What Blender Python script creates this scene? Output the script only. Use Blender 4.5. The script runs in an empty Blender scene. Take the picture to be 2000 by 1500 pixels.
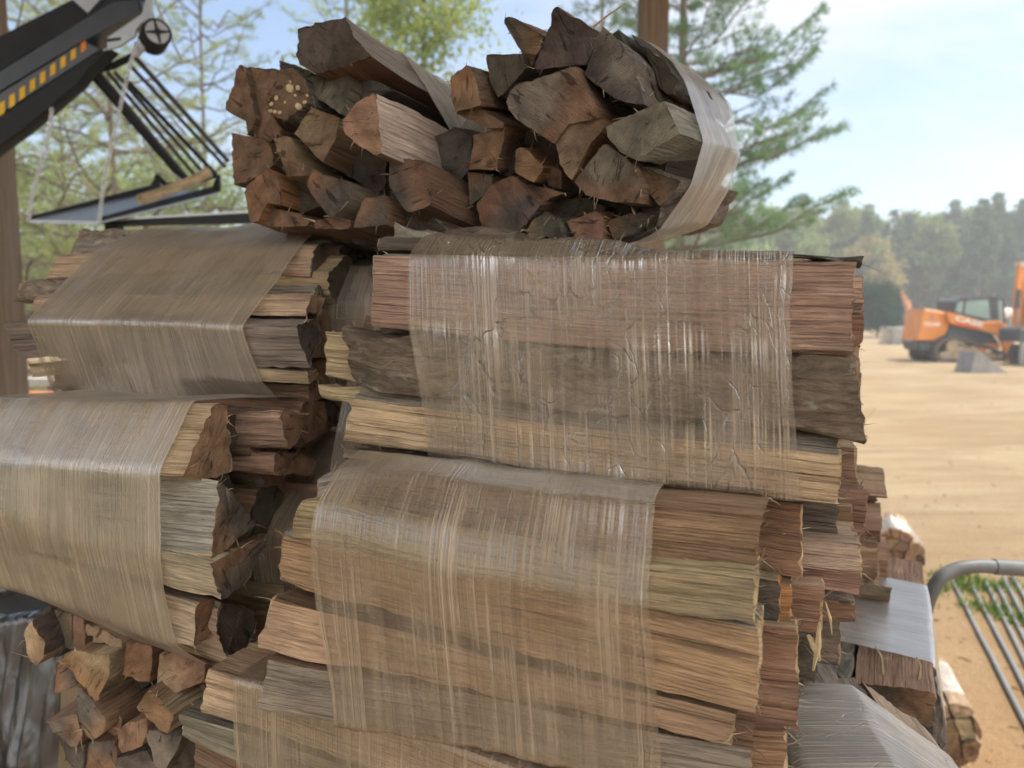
import bpy, math, random
import numpy as np
from mathutils import Vector, Matrix, Euler
rng = np.random.default_rng(7); random.seed(7)
SC = bpy.context.scene; COL = SC.collection
# ------------------------------------------------------------ camera frame
F = 1511.0; PITCH = math.atan(140 / F); EYE = np.array([0, 0, 1.6])
_fw = np.array([0, math.cos(PITCH), -math.sin(PITCH)]); _up = np.array([0, math.sin(PITCH), math.cos(PITCH)]); _rt = np.array([1., 0, 0])
def ray(px, py): return _rt * ((px - 1000) / F) + _up * ((750 - py) / F) + _fw
def P(px, py, Y):
    d = ray(px, py); return EYE + d * (Y / d[1])
def on_plane(px, py, n, c):
    d = ray(px, py); n = np.asarray(n, float)
    return EYE + d * ((c - n @ EYE) / (n @ d))
def G(px, py, z=0.0):
    return on_plane(px, py, (0, 0, 1), z)
def nrm(v):
    v = np.asarray(v, float); return v / np.linalg.norm(v)
# ------------------------------------------------------------ noise
def _h(ix, iy, s):
    a = (ix.astype(np.int64) * 374761393 + iy.astype(np.int64) * 668265263 + int(s) * 974711 + 1013904223) & 0xffffffff
    a = ((a ^ (a >> 13)) * 1274126177) & 0xffffffff
    a = (a ^ (a >> 16)) & 0xffff
    return a / 65535.0
def vn(x, y, s=0):
    x, y = np.broadcast_arrays(np.asarray(x, float), np.asarray(y, float))
    ix = np.floor(x); iy = np.floor(y); fx = x - ix; fy = y - iy
    fx = fx * fx * (3 - 2 * fx); fy = fy * fy * (3 - 2 * fy)
    return ((_h(ix, iy, s) * (1 - fx) + _h(ix + 1, iy, s) * fx) * (1 - fy) + (_h(ix, iy + 1, s) * (1 - fx) + _h(ix + 1, iy + 1, s) * fx) * fy)
def fbm(x, y, s=0, o=3):
    r = 0; a = .5; t = 0
    for k in range(o):
        r = r + a * vn(np.asarray(x) * 2 ** k, np.asarray(y) * 2 ** k, s + 17 * k); t += a; a *= .5
    return r / t - .5
# ------------------------------------------------------------ objects
def tag(o, label=None, cat=None, group=None, kind=None):
    if label: o['label'] = label
    if cat: o['category'] = cat
    if group: o['group'] = group
    if kind: o['kind'] = kind
    return o
def empty(name, loc, label, cat, group=None, rz=0):
    o = bpy.data.objects.new(name, None); COL.objects.link(o); o.location = [float(q) for q in loc]; o.rotation_euler = (0, 0, rz); o.empty_display_size = .1
    return tag(o, label, cat, group)
def add(name, me, parent=None, loc=None):
    o = bpy.data.objects.new(name, me); COL.objects.link(o)
    if parent: o.parent = parent
    if loc is not None: o.location = [float(q) for q in loc]
    return o
def mesh_from(name, V, faces, mats, mi=None, uv=None, col=None, smooth=True, sharp=38):
    me = bpy.data.meshes.new(name)
    me.from_pydata([tuple(map(float, v)) for v in V], [], faces)
    for m in mats: me.materials.append(m)
    if mi is not None: me.polygons.foreach_set('material_index', np.asarray(mi, np.int32))
    if uv is not None:
        l = me.uv_layers.new(name='UVMap'); l.data.foreach_set('uv', np.asarray(uv, np.float32).ravel())
    if col is not None:
        a = me.color_attributes.new('tint', 'FLOAT_COLOR', 'CORNER'); a.data.foreach_set('color', np.asarray(col, np.float32).ravel())
    if smooth:
        me.polygons.foreach_set('use_smooth', np.ones(len(me.polygons), bool))
        if sharp: me.set_sharp_from_angle(angle=math.radians(sharp))
    me.validate(); me.update()
    return me
class MB:
    """collects simple solids in local coordinates, one mesh in the end"""
    def __init__(s): s.V = []; s.Fc = []; s.mi = []; s.mats = []
    def _m(s, m):
        if m not in s.mats: s.mats.append(m)
        return s.mats.index(m)
    def raw(s, V, Fc, m):
        k = len(s.V); s.V += [tuple(map(float, v)) for v in V]; i = s._m(m)
        for f in Fc: s.Fc.append(tuple(k + q for q in f)); s.mi.append(i)
        return s
    def box(s, c, d, m, R=None):
        c = np.asarray(c, float); d = np.asarray(d, float) / 2
        V = np.array([[x, y, z] for x in (-1, 1) for y in (-1, 1) for z in (-1, 1)]) * d
        if R is not None: V = V @ np.asarray(R).T
        return s.raw(V + c, [(0, 1, 3, 2), (4, 6, 7, 5), (0, 4, 5, 1), (2, 3, 7, 6), (0, 2, 6, 4), (1, 5, 7, 3)], m)
    def prism(s, poly, ext, m, ch=0.0):
        """poly: 3-D outline (planar), ext: extrusion vector; ch: edge chamfer"""
        A = np.asarray(poly, float); ext = np.asarray(ext, float); n = len(A)
        nn = np.zeros(3)
        for i in range(n): nn += np.cross(A[i] - A[0], A[(i + 1) % n] - A[0])
        if nn @ ext > 0: A = A[::-1]
        c = A.mean(0); eh = nrm(ext); L = np.linalg.norm(ext)
        if ch:
            dmin = np.linalg.norm(A - c, axis=1)
            k = (1 - ch / np.maximum(dmin, ch * 2))[:, None]
            rings = [c + (A - c) * k, A + eh * ch, A + eh * (L - ch), c + (A - c) * k + eh * L]
        else: rings = [A, A + ext]
        V = np.concatenate(rings); Fc = []
        for r in range(len(rings) - 1):
            for i in range(n):
                j = (i + 1) % n; Fc.append((r * n + i, r * n + n + i, r * n + n + j, r * n + j))
        Fc.append(tuple(range(n))); Fc.append(tuple(reversed(range((len(rings) - 1) * n, len(rings) * n))))
        return s.raw(V, Fc, m)
    def tube(s, pts, r, m, seg=8, cap=True):
        pts = np.asarray(pts, float); n = len(pts); r = np.broadcast_to(np.asarray(r, float), (n,))
        V = []; Fc = []; prev = None
        for i in range(n):
            t = nrm(pts[min(i + 1, n - 1)] - pts[max(i - 1, 0)])
            if prev is None:
                a = np.array([0, 0, 1.]) if abs(t[2]) < .9 else np.array([1., 0, 0])
                b = nrm(np.cross(t, a))
            else: b = nrm(prev - t * (prev @ t))
            prev = b; c = np.cross(t, b)
            for k in range(seg):
                w = 2 * math.pi * k / seg; V.append(pts[i] + r[i] * (math.cos(w) * b + math.sin(w) * c))
        for i in range(n - 1):
            for k in range(seg):
                q = (k + 1) % seg; Fc.append((i * seg + k, i * seg + q, i * seg + seg + q, i * seg + seg + k))
        if cap: Fc.append(tuple(reversed(range(seg)))); Fc.append(tuple(range((n - 1) * seg, n * seg)))
        return s.raw(V, Fc, m)
    def build(s, name, parent=None, loc=None, smooth=True, sharp=35):
        me = mesh_from(name, s.V, s.Fc, s.mats, s.mi, smooth=smooth, sharp=sharp)
        return add(name, me, parent, loc)
# ------------------------------------------------------------ materials
def new_mat(name):
    m = bpy.data.materials.new(name); m.use_nodes = True; nt = m.node_tree; nt.nodes.clear()
    out = nt.nodes.new('ShaderNodeOutputMaterial'); b = nt.nodes.new('ShaderNodeBsdfPrincipled'); nt.links.new(b.outputs[0], out.inputs[0])
    return m, nt, b
class NT:
    def __init__(s, nt): s.nt = nt
    def n(s, t, **k):
        o = s.nt.nodes.new('ShaderNode' + t)
        for a, v in k.items(): setattr(o, a, v)
        return o
    def l(s, a, b): s.nt.links.new(a, b)
    def noise(s, vec, scale, detail=4, rough=.55, dist=0):
        o = s.n('TexNoise'); o.inputs['Scale'].default_value = scale; o.inputs['Detail'].default_value = detail; o.inputs['Roughness'].default_value = rough; o.inputs['Distortion'].default_value = dist
        if vec is not None: s.l(vec, o.inputs['Vector'])
        return o.outputs['Fac']
    def map(s, vec, scale, loc=(0, 0, 0)):
        o = s.n('Mapping'); o.inputs['Scale'].default_value = scale; o.inputs['Location'].default_value = loc; s.l(vec, o.inputs['Vector']); return o.outputs[0]
    def rng(s, f, a, b, c, d):
        o = s.n('MapRange'); s.l(f, o.inputs[0])
        for i, v in enumerate((a, b, c, d)): o.inputs[1 + i].default_value = v
        return o.outputs[0]
    def math(s, op, a, b=None):
        o = s.n('Math', operation=op)
        for i, v in enumerate((a, b)):
            if v is None: continue
            if isinstance(v, (int, float)): o.inputs[i].default_value = v
            else: s.l(v, o.inputs[i])
        return o.outputs[0]
    def mix(s, f, a, b, mode='MIX'):
        o = s.n('Mix', data_type='RGBA', blend_type=mode)
        for i, v in ((0, f), (6, a), (7, b)):
            if isinstance(v, (int, float)): o.inputs[i].default_value = v
            elif isinstance(v, tuple): o.inputs[i].default_value = (*v, 1)
            else: s.l(v, o.inputs[i])
        return o.outputs[2]
    def bump(s, h, strength, dist, bsdf):
        o = s.n('Bump'); o.inputs['Strength'].default_value = strength; o.inputs['Distance'].default_value = dist
        s.l(h, o.inputs['Height']); s.l(o.outputs[0], bsdf.inputs['Normal'])
def set_b(b, rough=.7, spec=.3, metal=0):
    b.inputs['Roughness'].default_value = rough; b.inputs['Specular IOR Level'].default_value = spec; b.inputs['Metallic'].default_value = metal
def scale_col(N, col, f):   # colour * scalar
    o = N.n('Vector' + 'Math', operation='SCALE'); N.l(col, o.inputs[0]); N.l(f, o.inputs[3]); return o.outputs[0]
def mat_wood(name, kind):
    m, nt, b = new_mat(name); N = NT(nt); set_b(b, .78, .25)
    uv = N.n('UVMap').outputs[0]; at = N.n('Attribute', attribute_name='tint').outputs['Color']
    if kind == 'split':
        g1 = N.noise(N.map(uv, (10, 380, 1)), 1, 6, .7, .15); g4 = N.noise(N.map(uv, (30, 900, 1), (2, 3, 0)), 1, 3, .7)
        g2 = N.noise(N.map(uv, (9, 60, 1)), 1, 4, .6, .4)
        g3 = N.noise(N.map(uv, (14, 22, 1)), 1, 3, .5)
        cr = N.rng(N.noise(N.map(uv, (5, 190, 1)), 1, 3, .7, .2), .30, .43, .0, 1.)
        f = N.math('MULTIPLY', N.rng(g1, .28, .72, .76, 1.22), N.rng(g2, .25, .75, .76, 1.22))
        f = N.math('MULTIPLY', N.math('MULTIPLY', f, N.rng(g4, .3, .7, .82, 1.18)), N.rng(g3, .3, .7, .78, 1.18))
        f = N.math('MULTIPLY', f, N.rng(cr, 0, 1, .74, 1))
        pore = N.rng(N.noise(N.map(uv, (9, 520, 1), (7, 1, 0)), 1, 4, .7, .1), .38, .46, .74, 1.)
        fl = N.rng(N.noise(N.map(uv, (26, 240, 1), (1, 9, 0)), 1, 3, .7, .2), .60, .70, 1., 1.38)
        f = N.math('MULTIPLY', f, N.math('MULTIPLY', pore, fl))
        c = scale_col(N, at, f)
        # darker, greyer weather stain
        st = N.rng(N.noise(N.map(uv, (8, 16, 1), (3, 7, 0)), 1, 5, .6), .56, .7, 0, .5)
        c = N.mix(st, c, scale_col(N, N.mix(.75, at, (.14, .13, .125)), f))
        N.l(c, b.inputs['Base Color'])
        h = N.math('ADD', N.math('MULTIPLY', g1, .5), N.math('ADD', g2, N.math('MULTIPLY', cr, .6)))
        N.bump(N.math('ADD', N.math('ADD', h, N.math('MULTIPLY', pore, .5)), N.math('MULTIPLY', g4, .4)), .95, .006, b)
    elif kind == 'bark':
        g1 = N.noise(N.map(uv, (45, 150, 1)), 1, 6, .7, .6); g2 = N.noise(N.map(uv, (14, 34, 1)), 1, 4, .6, .5)
        f = N.math('MULTIPLY', N.rng(g1, .3, .72, .45, 1.6), N.rng(g2, .3, .7, .65, 1.35))
        c = scale_col(N, at, f)
        li = N.rng(N.noise(N.map(uv, (30, 40, 1), (1, 5, 0)), 1, 4, .6), .6, .66, 0, .55)
        c = N.mix(li, c, (.30, .28, .25)); N.l(c, b.inputs['Base Color'])
        N.bump(N.math('ADD', g1, g2), 1., .006, b)
    else:
        ob = N.n('Mapping'); N.l(uv, ob.inputs[0])
        g1 = N.noise(N.map(uv, (900, 900, 1)), 1, 3, .7); g2 = N.noise(N.map(uv, (38, 38, 1)), 1, 5, .6, .3)
        saw = N.noise(N.map(uv, (60, 700, 1)), 1, 3, .6)
        f = N.math('MULTIPLY', N.rng(g1, .3, .7, .66, 1.32), N.rng(g2, .28, .72, .48, 1.45))
        f = N.math('MULTIPLY', f, N.rng(saw, .3, .7, .86, 1.12))
        crk = N.rng(N.noise(N.map(uv, (26, 110, 1), (4, 1, 0)), 1, 3, .6, .8), .34, .40, .38, 1)
        f = N.math('MULTIPLY', f, crk)
        N.l(scale_col(N, at, f), b.inputs['Base Color'])
        N.bump(N.math('ADD', g1, N.math('ADD', g2, saw)), .8, .0025, b); set_b(b, .9, .15)
    return m
WS = mat_wood('split_wood', 'split'); WB = mat_wood('bark', 'bark'); WE = mat_wood('end_grain', 'end')
def mat_film(name, col, base, gain, rough, spec=.6, dust=.2, crease=.0, glint=.3):
    m, nt, b = new_mat(name); N = NT(nt); set_b(b, rough, spec)
    uv = N.n('UVMap').outputs[0]
    s1 = N.noise(N.map(uv, (620, 3.5, 1)), 1, 2, .6, .08); s2 = N.noise(N.map(uv, (330, 1.6, 1), (5, 2, 0)), 1, 2, .6, .06); s3 = N.noise(N.map(uv, (22, 9, 1), (1, 4, 0)), 1, 4, .55); s4 = N.noise(N.map(uv, (60, 1.6, 1), (2, 8, 0)), 1, 3, .6)
    dn = N.noise(N.map(uv, (900, 900, 1)), 1, 2, .6); d2 = N.noise(N.map(uv, (26, 18, 1), (9, 3, 0)), 1, 4, .6)
    st = N.math('ADD', N.math('MULTIPLY', N.rng(s1, .36, .66, 0, .5), N.rng(s4, .34, .62, .2, 1)), N.math('MULTIPLY', N.rng(s2, .46, .70, 0, .62), N.rng(s3, .33, .58, .35, 1)))
    a = N.math('ADD', N.math('MULTIPLY', st, gain), N.rng(s3, .32, .68, base - .17, base + .17))
    du = N.math('MULTIPLY', N.rng(d2, .45, .7, 0, dust), N.rng(dn, .35, .65, .4, 1))
    a = N.math('ADD', a, du); h = N.math('ADD', s1, N.math('MULTIPLY', N.math('ADD', s2, s4), 1.0))
    if crease:
        wv = N.n('TexNoise'); wv.inputs['Scale'].default_value = 18; wv.inputs['Detail'].default_value = 3; N.l(uv, wv.inputs['Vector'])
        ad = N.n('VectorMath', operation='MULTIPLY_ADD'); N.l(wv.outputs['Color'], ad.inputs[0]); ad.inputs[1].default_value = (.05, .12, 0); N.l(uv, ad.inputs[2])
        vo = N.n('TexVoronoi', feature='DISTANCE_TO_EDGE'); vo.inputs['Scale'].default_value = 1.; N.l(N.map(ad.outputs[0], (55, 19, 1)), vo.inputs['Vector'])
        ln = N.math('MULTIPLY', N.rng(vo.outputs['Distance'], .0, .035, 1, 0), N.rng(s3, .42, .62, 0, 1)); a = N.math('ADD', a, N.math('MULTIPLY', ln, crease)); h = N.math('ADD', h, N.math('MULTIPLY', ln, .8))
    a = N.math('MINIMUM', a, .96)
    c = N.mix(st, tuple(q * .88 for q in col), tuple(min(.9, q * 1.22) for q in col))
    nt.nodes.remove(b); out = [q for q in nt.nodes if q.type == 'OUTPUT_MATERIAL'][0]
    bu = N.n('Bump'); bu.inputs['Strength'].default_value = .8; bu.inputs['Distance'].default_value = .0022; N.l(h, bu.inputs['Height'])
    tr = N.n('BsdfTransparent'); tr.inputs[0].default_value = (.97, .95, .92, 1); df = N.n('BsdfDiffuse'); tl = N.n('BsdfTranslucent'); gl = N.n('BsdfGlossy'); gl.inputs['Roughness'].default_value = rough
    for q in (df, tl): N.l(c, q.inputs['Color'])
    for q in (df, tl, gl): N.l(bu.outputs[0], q.inputs['Normal'])
    m0 = N.n('MixShader'); m0.inputs[0].default_value = .25; N.l(df.outputs[0], m0.inputs[1]); N.l(tl.outputs[0], m0.inputs[2])
    m1 = N.n('MixShader'); N.l(a, m1.inputs[0]); N.l(tr.outputs[0], m1.inputs[1]); N.l(m0.outputs[0], m1.inputs[2])
    lw = N.n('LayerWeight'); lw.inputs['Blend'].default_value = .30; N.l(bu.outputs[0], lw.inputs['Normal'])
    loose = N.rng(N.noise(N.map(uv, (7, 15, 1), (3, 3, 0)), 1, 3, .5), .52, .64, 0, 1)     # where the film bridges a gap it is slack and shiny
    gk = N.math('MULTIPLY', N.math('MULTIPLY', N.rng(s2, .46, .62, 0, 1), N.rng(s1, .35, .6, .2, 1)), loose)
    fac = N.math('MINIMUM', N.math('ADD', N.math('MULTIPLY', lw.outputs['Fresnel'], spec), N.math('MULTIPLY', gk, glint)), .9)
    m2 = N.n('MixShader'); N.l(fac, m2.inputs[0]); N.l(m1.outputs[0], m2.inputs[1]); N.l(gl.outputs[0], m2.inputs[2]); N.l(m2.outputs[0], out.inputs[0])
    return m
FILM_DUSTY = mat_film('dusty_film', (.49, .395, .30), .36, .36, .32, .5, .26, 0, .22)
FILM_CLEAR = mat_film('clear_film', (.50, .415, .335), .23, .34, .18, .5, .2, .05, .9)
FILM_FINE = mat_film('fine_film', (.51, .405, .305), .22, .38, .26, .5, .3, 0, .36)
FILM_PALE = mat_film('pale_film', (.60, .50, .39), .30, .42, .30, .5, .24, 0, .25)
FILM_BRIGHT = mat_film('bright_film', (.50, .455, .39), .26, .46, .36, .32, .08, .05, .25)
FILM_SKYSHEEN = mat_film('skysheen_film', (.72, .74, .78), .36, .55, .32, .7, .05, .0, .35)  # sky reflection put into a paler, bluer film colour
FILM_WHITE = mat_film('white_film', (.70, .64, .56), .30, .55, .42, .3, .05, .03, .25)
def simple(name, col, rough=.5, spec=.4, metal=0, var=.12, sc=8., bump=0):
    m, nt, b = new_mat(name); N = NT(nt); set_b(b, rough, spec, metal)
    tc = N.n('TexCoord').outputs['Object']
    n1 = N.noise(tc, sc, 5, .6)
    N.l(N.mix(N.rng(n1, .3, .7, 0, 1), tuple(q * (1 - var) for q in col), tuple(min(1, q * (1 + var)) for q in col)), b.inputs['Base Color'])
    if bump: N.bump(N.noise(tc, sc * 6, 5, .65), .6, bump, b)
    return m
# ------------------------------------------------------------ logs
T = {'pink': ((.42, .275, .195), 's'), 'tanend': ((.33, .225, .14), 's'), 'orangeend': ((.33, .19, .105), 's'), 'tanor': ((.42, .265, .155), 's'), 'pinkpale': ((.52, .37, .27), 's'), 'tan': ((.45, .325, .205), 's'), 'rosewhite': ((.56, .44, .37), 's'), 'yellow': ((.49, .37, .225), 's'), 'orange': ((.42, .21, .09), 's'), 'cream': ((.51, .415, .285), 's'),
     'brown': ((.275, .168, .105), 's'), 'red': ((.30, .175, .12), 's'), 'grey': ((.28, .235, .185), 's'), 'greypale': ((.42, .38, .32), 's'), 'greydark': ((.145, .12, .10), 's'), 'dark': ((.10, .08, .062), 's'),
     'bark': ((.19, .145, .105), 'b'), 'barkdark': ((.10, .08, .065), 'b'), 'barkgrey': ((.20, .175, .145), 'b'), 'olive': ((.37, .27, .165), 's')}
def log_mesh(A, B, side, end, seed, ds=.0055, dl=.012, fib=14, grow=0.0, ragged=.0036, rough=1.0, org=np.zeros(3), dim=1.):
    r = np.random.default_rng(seed); A = np.asarray(A, float); B = np.asarray(B, float); n = len(A)
    ax = B.mean(0) - A.mean(0); L = np.linalg.norm(ax); ax /= L
    cA = A.mean(0); cB = B.mean(0)
    nn = np.zeros(3)
    for i in range(n): nn += np.cross(A[i] - cA, A[(i + 1) % n] - cA)
    side = list(side) if isinstance(side, (list, tuple)) else [side] * n
    while len(side) < n: side.append(side[-1])
    if nn @ ax < 0:      # orientation: counter-clockwise seen along +axis
        A = A[::-1]; B = B[::-1]; side = [side[(n - 2 - i) % n] for i in range(n)]
    E = np.roll(A, -1, 0) - A; le = np.linalg.norm(E, axis=1) + 1e-9
    nE = np.cross(E / le[:, None], ax); nE /= np.linalg.norm(nE, axis=1)[:, None] + 1e-9
    idx = []; fr = []; Nn = []; kind = []; v = []; corner = []; acc = 0
    for e in range(n):
        k = max(2, int(math.ceil(le[e] / ds)))
        for j in range(k):
            idx.append(e); fr.append(j / k); v.append(acc + le[e] * j / k)
            if j == 0: q = nE[e] + nE[e - 1]; Nn.append(q / (np.linalg.norm(q) + 1e-9)); corner.append(1.)
            else: Nn.append(nE[e]); corner.append(0.)
        acc += le[e]
    idx = np.array(idx); fr = np.array(fr)[:, None]; Nn = np.array(Nn); v = np.array(v); corner = np.array(corner); m = len(idx)
    isb = np.array([T[side[e]][1] == 'b' for e in range(n)])
    pa = A[idx] * (1 - fr) + A[(idx + 1) % n] * fr; pb = B[idx] * (1 - fr) + B[(idx + 1) % n] * fr
    nl = max(4, int(L / dl)); u = np.linspace(0, 1, nl + 1); U = u[None, :] * L; Vv = v[:, None]
    so = int(r.integers(1, 10000))
    ds1 = fbm(Vv * 170, U * 7, so) * .0042 + fbm(Vv * 26, U * 6, so + 1) * .011
    db1 = fbm(Vv * 85, U * 34, so + 2) * .0115 + fbm(Vv * 22, U * 13, so + 3) * .014
    D = np.where(isb[idx][:, None], db1, ds1) * rough
    D = D - (corner[:, None]) * np.abs(fbm(U * 45, Vv * 3, so + 4)) * .010 * rough
    mid = np.clip(1 - corner, 0, 1)[:, None]
    bow = np.array([fbm(u * 1.7, 3.1, so + 5), fbm(u * 1.7, 9.7, so + 6)]) * .016
    bow = bow - bow[:, :1]
    e1 = nrm(np.cross(ax, (0.1, .2, 1))); e2 = np.cross(ax, e1)
    Pt = pa[:, None, :] * (1 - u)[None, :, None] + pb[:, None, :] * u[None, :, None]
    if grow:
        sm = np.clip(U / .05, 0, 1); sm = sm * sm * (3 - 2 * sm)
        cc = cA[None, None, :] * (1 - u)[None, :, None] + cB[None, None, :] * u[None, :, None]
        Pt = cc + (Pt - cc) * (1 + grow * sm[..., None])
    Pt = Pt + Nn[:, None, :] * D[..., None] + bow[0][None, :, None] * e1 + bow[1][None, :, None] * e2
    endz = fbm(v * 300, 1.3, so + 7, 2) * 2 * ragged + fbm(v * 45, 4.3, so + 8, 2) * ragged * .7
    Pt[:, 0, :] += ax * endz[:, None]; Pt[:, 1, :] += ax * endz[:, None] * .5
    Pt[:, -1, :] += ax * (fbm(v * 200, 2.3, so + 9, 2) * 2 * ragged)[:, None]
    V = list(Pt.reshape(-1, 3)); faces = []; mi = []; uv = []; col = []
    ro = r.random(2) * 7
    jit = (1 + (r.random(3) - .5) * .10 + (r.random() - .5) * .22) * dim
    tc = [np.append(np.array(T[s][0]) * jit, 1) for s in side]
    vv = np.append(v, acc)
    for i in range(m):
        j = (i + 1) % m; e = idx[i]; c = tc[e]; mt = 1 if isb[e] else 0
        for k in range(nl):
            faces.append((i * (nl + 1) + k, j * (nl + 1) + k, j * (nl + 1) + k + 1, i * (nl + 1) + k + 1)); mi.append(mt)
            u0 = u[k] * L + ro[0]; u1 = u[k + 1] * L + ro[0]; v0 = vv[i] + ro[1]; v1 = vv[i + 1] + ro[1]
            uv += [(u0, v0), (u0, v1), (u1, v1), (u1, v0)]; col += [c] * 4
    # caps
    th = r.random() * 6.28; f1 = e1 * math.cos(th) + e2 * math.sin(th); f2 = np.cross(ax, f1)
    et = end if isinstance(end, (list, tuple)) else (end, end)
    ec = [np.append(np.array(T[x][0]) * jit, 1) for x in et]
    split_dir = r.random() * 6.28
    def cap(ring0, k, sgn, detail):
        nonlocal V
        base = [i * (nl + 1) + k for i in range(m)]; R0 = np.array([V[b] for b in base]); c = R0.mean(0)
        rings = [base]
        for sc_ in ((.985, .8, .55, .28) if detail else ()):
            Q = c + (R0 - c) * sc_
            a1 = (Q - c) @ f1; a2 = (Q - c) @ f2
            off = fbm(a1 * 60 + 9, a2 * 60 + 9, so + 11) * .003 + fbm(a1 * 16 + 5, a2 * 16 + 5, so + 12) * .006
            ez = (R0 - c) @ ax * sc_ * .6
            Q = Q - ax[None, :] * ((Q - c) @ ax)[:, None] + ax[None, :] * (off + ez)[:, None]
            s0 = len(V); V += list(Q); rings.append(list(range(s0, s0 + m)))
        ci = len(V); V.append(c)
        def U2(i): d = V[i] - c; return (d @ f1 + ro[0], d @ f2 + ro[1])
        def CC(i):
            d = V[i] - c; s_ = d @ f1 + .006 * math.sin((d @ f2) * 90 + so)
            t_ = min(max(.5 + (s_ - .004) / .022, 0), 1); return ec[0] * (1 - t_) + ec[1] * t_
        for q in range(len(rings) - 1):
            for i in range(m):
                j = (i + 1) % m; f = (rings[q][i], rings[q + 1][i], rings[q + 1][j], rings[q][j])
                if sgn < 0: f = f[::-1]
                faces.append(f); mi.append(2)
                for a in f: uv.append(U2(a)); col.append(CC(a))
        for i in range(m):
            j = (i + 1) % m; f = (rings[-1][i], ci, rings[-1][j])
            if sgn < 0: f = f[::-1]
            faces.append(f); mi.append(2)
            for a in f: uv.append(U2(a)); col.append(CC(a))
    cap(None, 0, 1, True); cap(None, nl, -1, ds < .008)
    # fibres torn from the rim and edges
    fc = np.append(np.minimum(np.array(T['yellow'][0]) * .9, 1), 1)
    for q in range(int(fib * .7)):
        i = int(r.integers(m)); k = 0 if r.random() < .6 else int(r.integers(nl))
        if r.random() < .2: k = nl
        p0 = Pt[i, k]; d0 = -ax if k == 0 else (ax if k == nl else ax * (1 if r.random() < .5 else -1))
        d = nrm(d0 * r.random() + Nn[i] * (.2 + r.random() * .7) + (r.random(3) - .5) * 1.4); ln = .004 + .013 * r.random() ** 2
        w = nrm(np.cross(d, r.random(3) - .5)) * (.00035 + .0004 * r.random()); bend = (r.random(3) - .5) * .9; s0 = len(V)
        for t in (0, .35, .7, 1):
            pp = p0 + (d * t + bend * t * t) * ln; V.append(pp - w * (1 - t * .85)); V.append(pp + w * (1 - t * .85))
        fj = fc * (0.35 + r.random() * .75); fj[3] = 1
        for t in range(3):
            faces.append((s0 + 2 * t, s0 + 2 * t + 1, s0 + 2 * t + 3, s0 + 2 * t + 2)); mi.append(0); uv += [(ro[0], ro[1])] * 4; col += [fj] * 4
    V = np.array(V) - org
    me = mesh_from('log', V, faces, [WS, WB, WE], mi, uv, col, True, 46)
    return me, Pt
def clip(poly, p, n):
    out = []; m = len(poly)
    for i in range(m):
        a = poly[i]; b = poly[(i + 1) % m]; da = (a - p) @ n; db = (b - p) @ n
        if da <= 0: out.append(a)
        if (da < 0) != (db < 0) and abs(da - db) > 1e-12: out.append(a + (b - a) * (da / (da - db)))
    return out
def cells(region, sp, r, shrink=.003):
    """split a convex 2-D region into irregular chunks like stacked split logs"""
    region = [np.asarray(q, float) for q in region]; lo = np.min(region, 0); hi = np.max(region, 0); S = []
    row = 0; y = lo[1]
    while y < hi[1] + sp:
        x = lo[0] + (sp * .5 if row % 2 else 0)
        while x < hi[0] + sp:
            S.append(np.array([x, y]) + (r.random(2) - .5) * sp * .75); x += sp
        y += sp * .87; row += 1
    out = []
    for i, s in enumerate(S):
        poly = list(region)
        for j, q in enumerate(S):
            if i != j and np.linalg.norm(q - s) < sp * 3 and len(poly) > 2:
                n = nrm(q - s); poly = clip(poly, (s + q) / 2 - n * shrink, n)
        if len(poly) > 2:
            poly = np.array(poly); a = .5 * abs(np.sum(poly[:, 0] * np.roll(poly[:, 1], -1) - poly[:, 1] * np.roll(poly[:, 0], -1)))
            if a > sp * sp * .10:
                keep = [poly[k] for k in range(len(poly)) if np.linalg.norm(poly[k] - poly[k - 1]) > .007]
                if len(keep) > 2: out.append(np.array(keep))
    return out
GRP = 'film wrapped firewood bundles in the pile'
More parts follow.
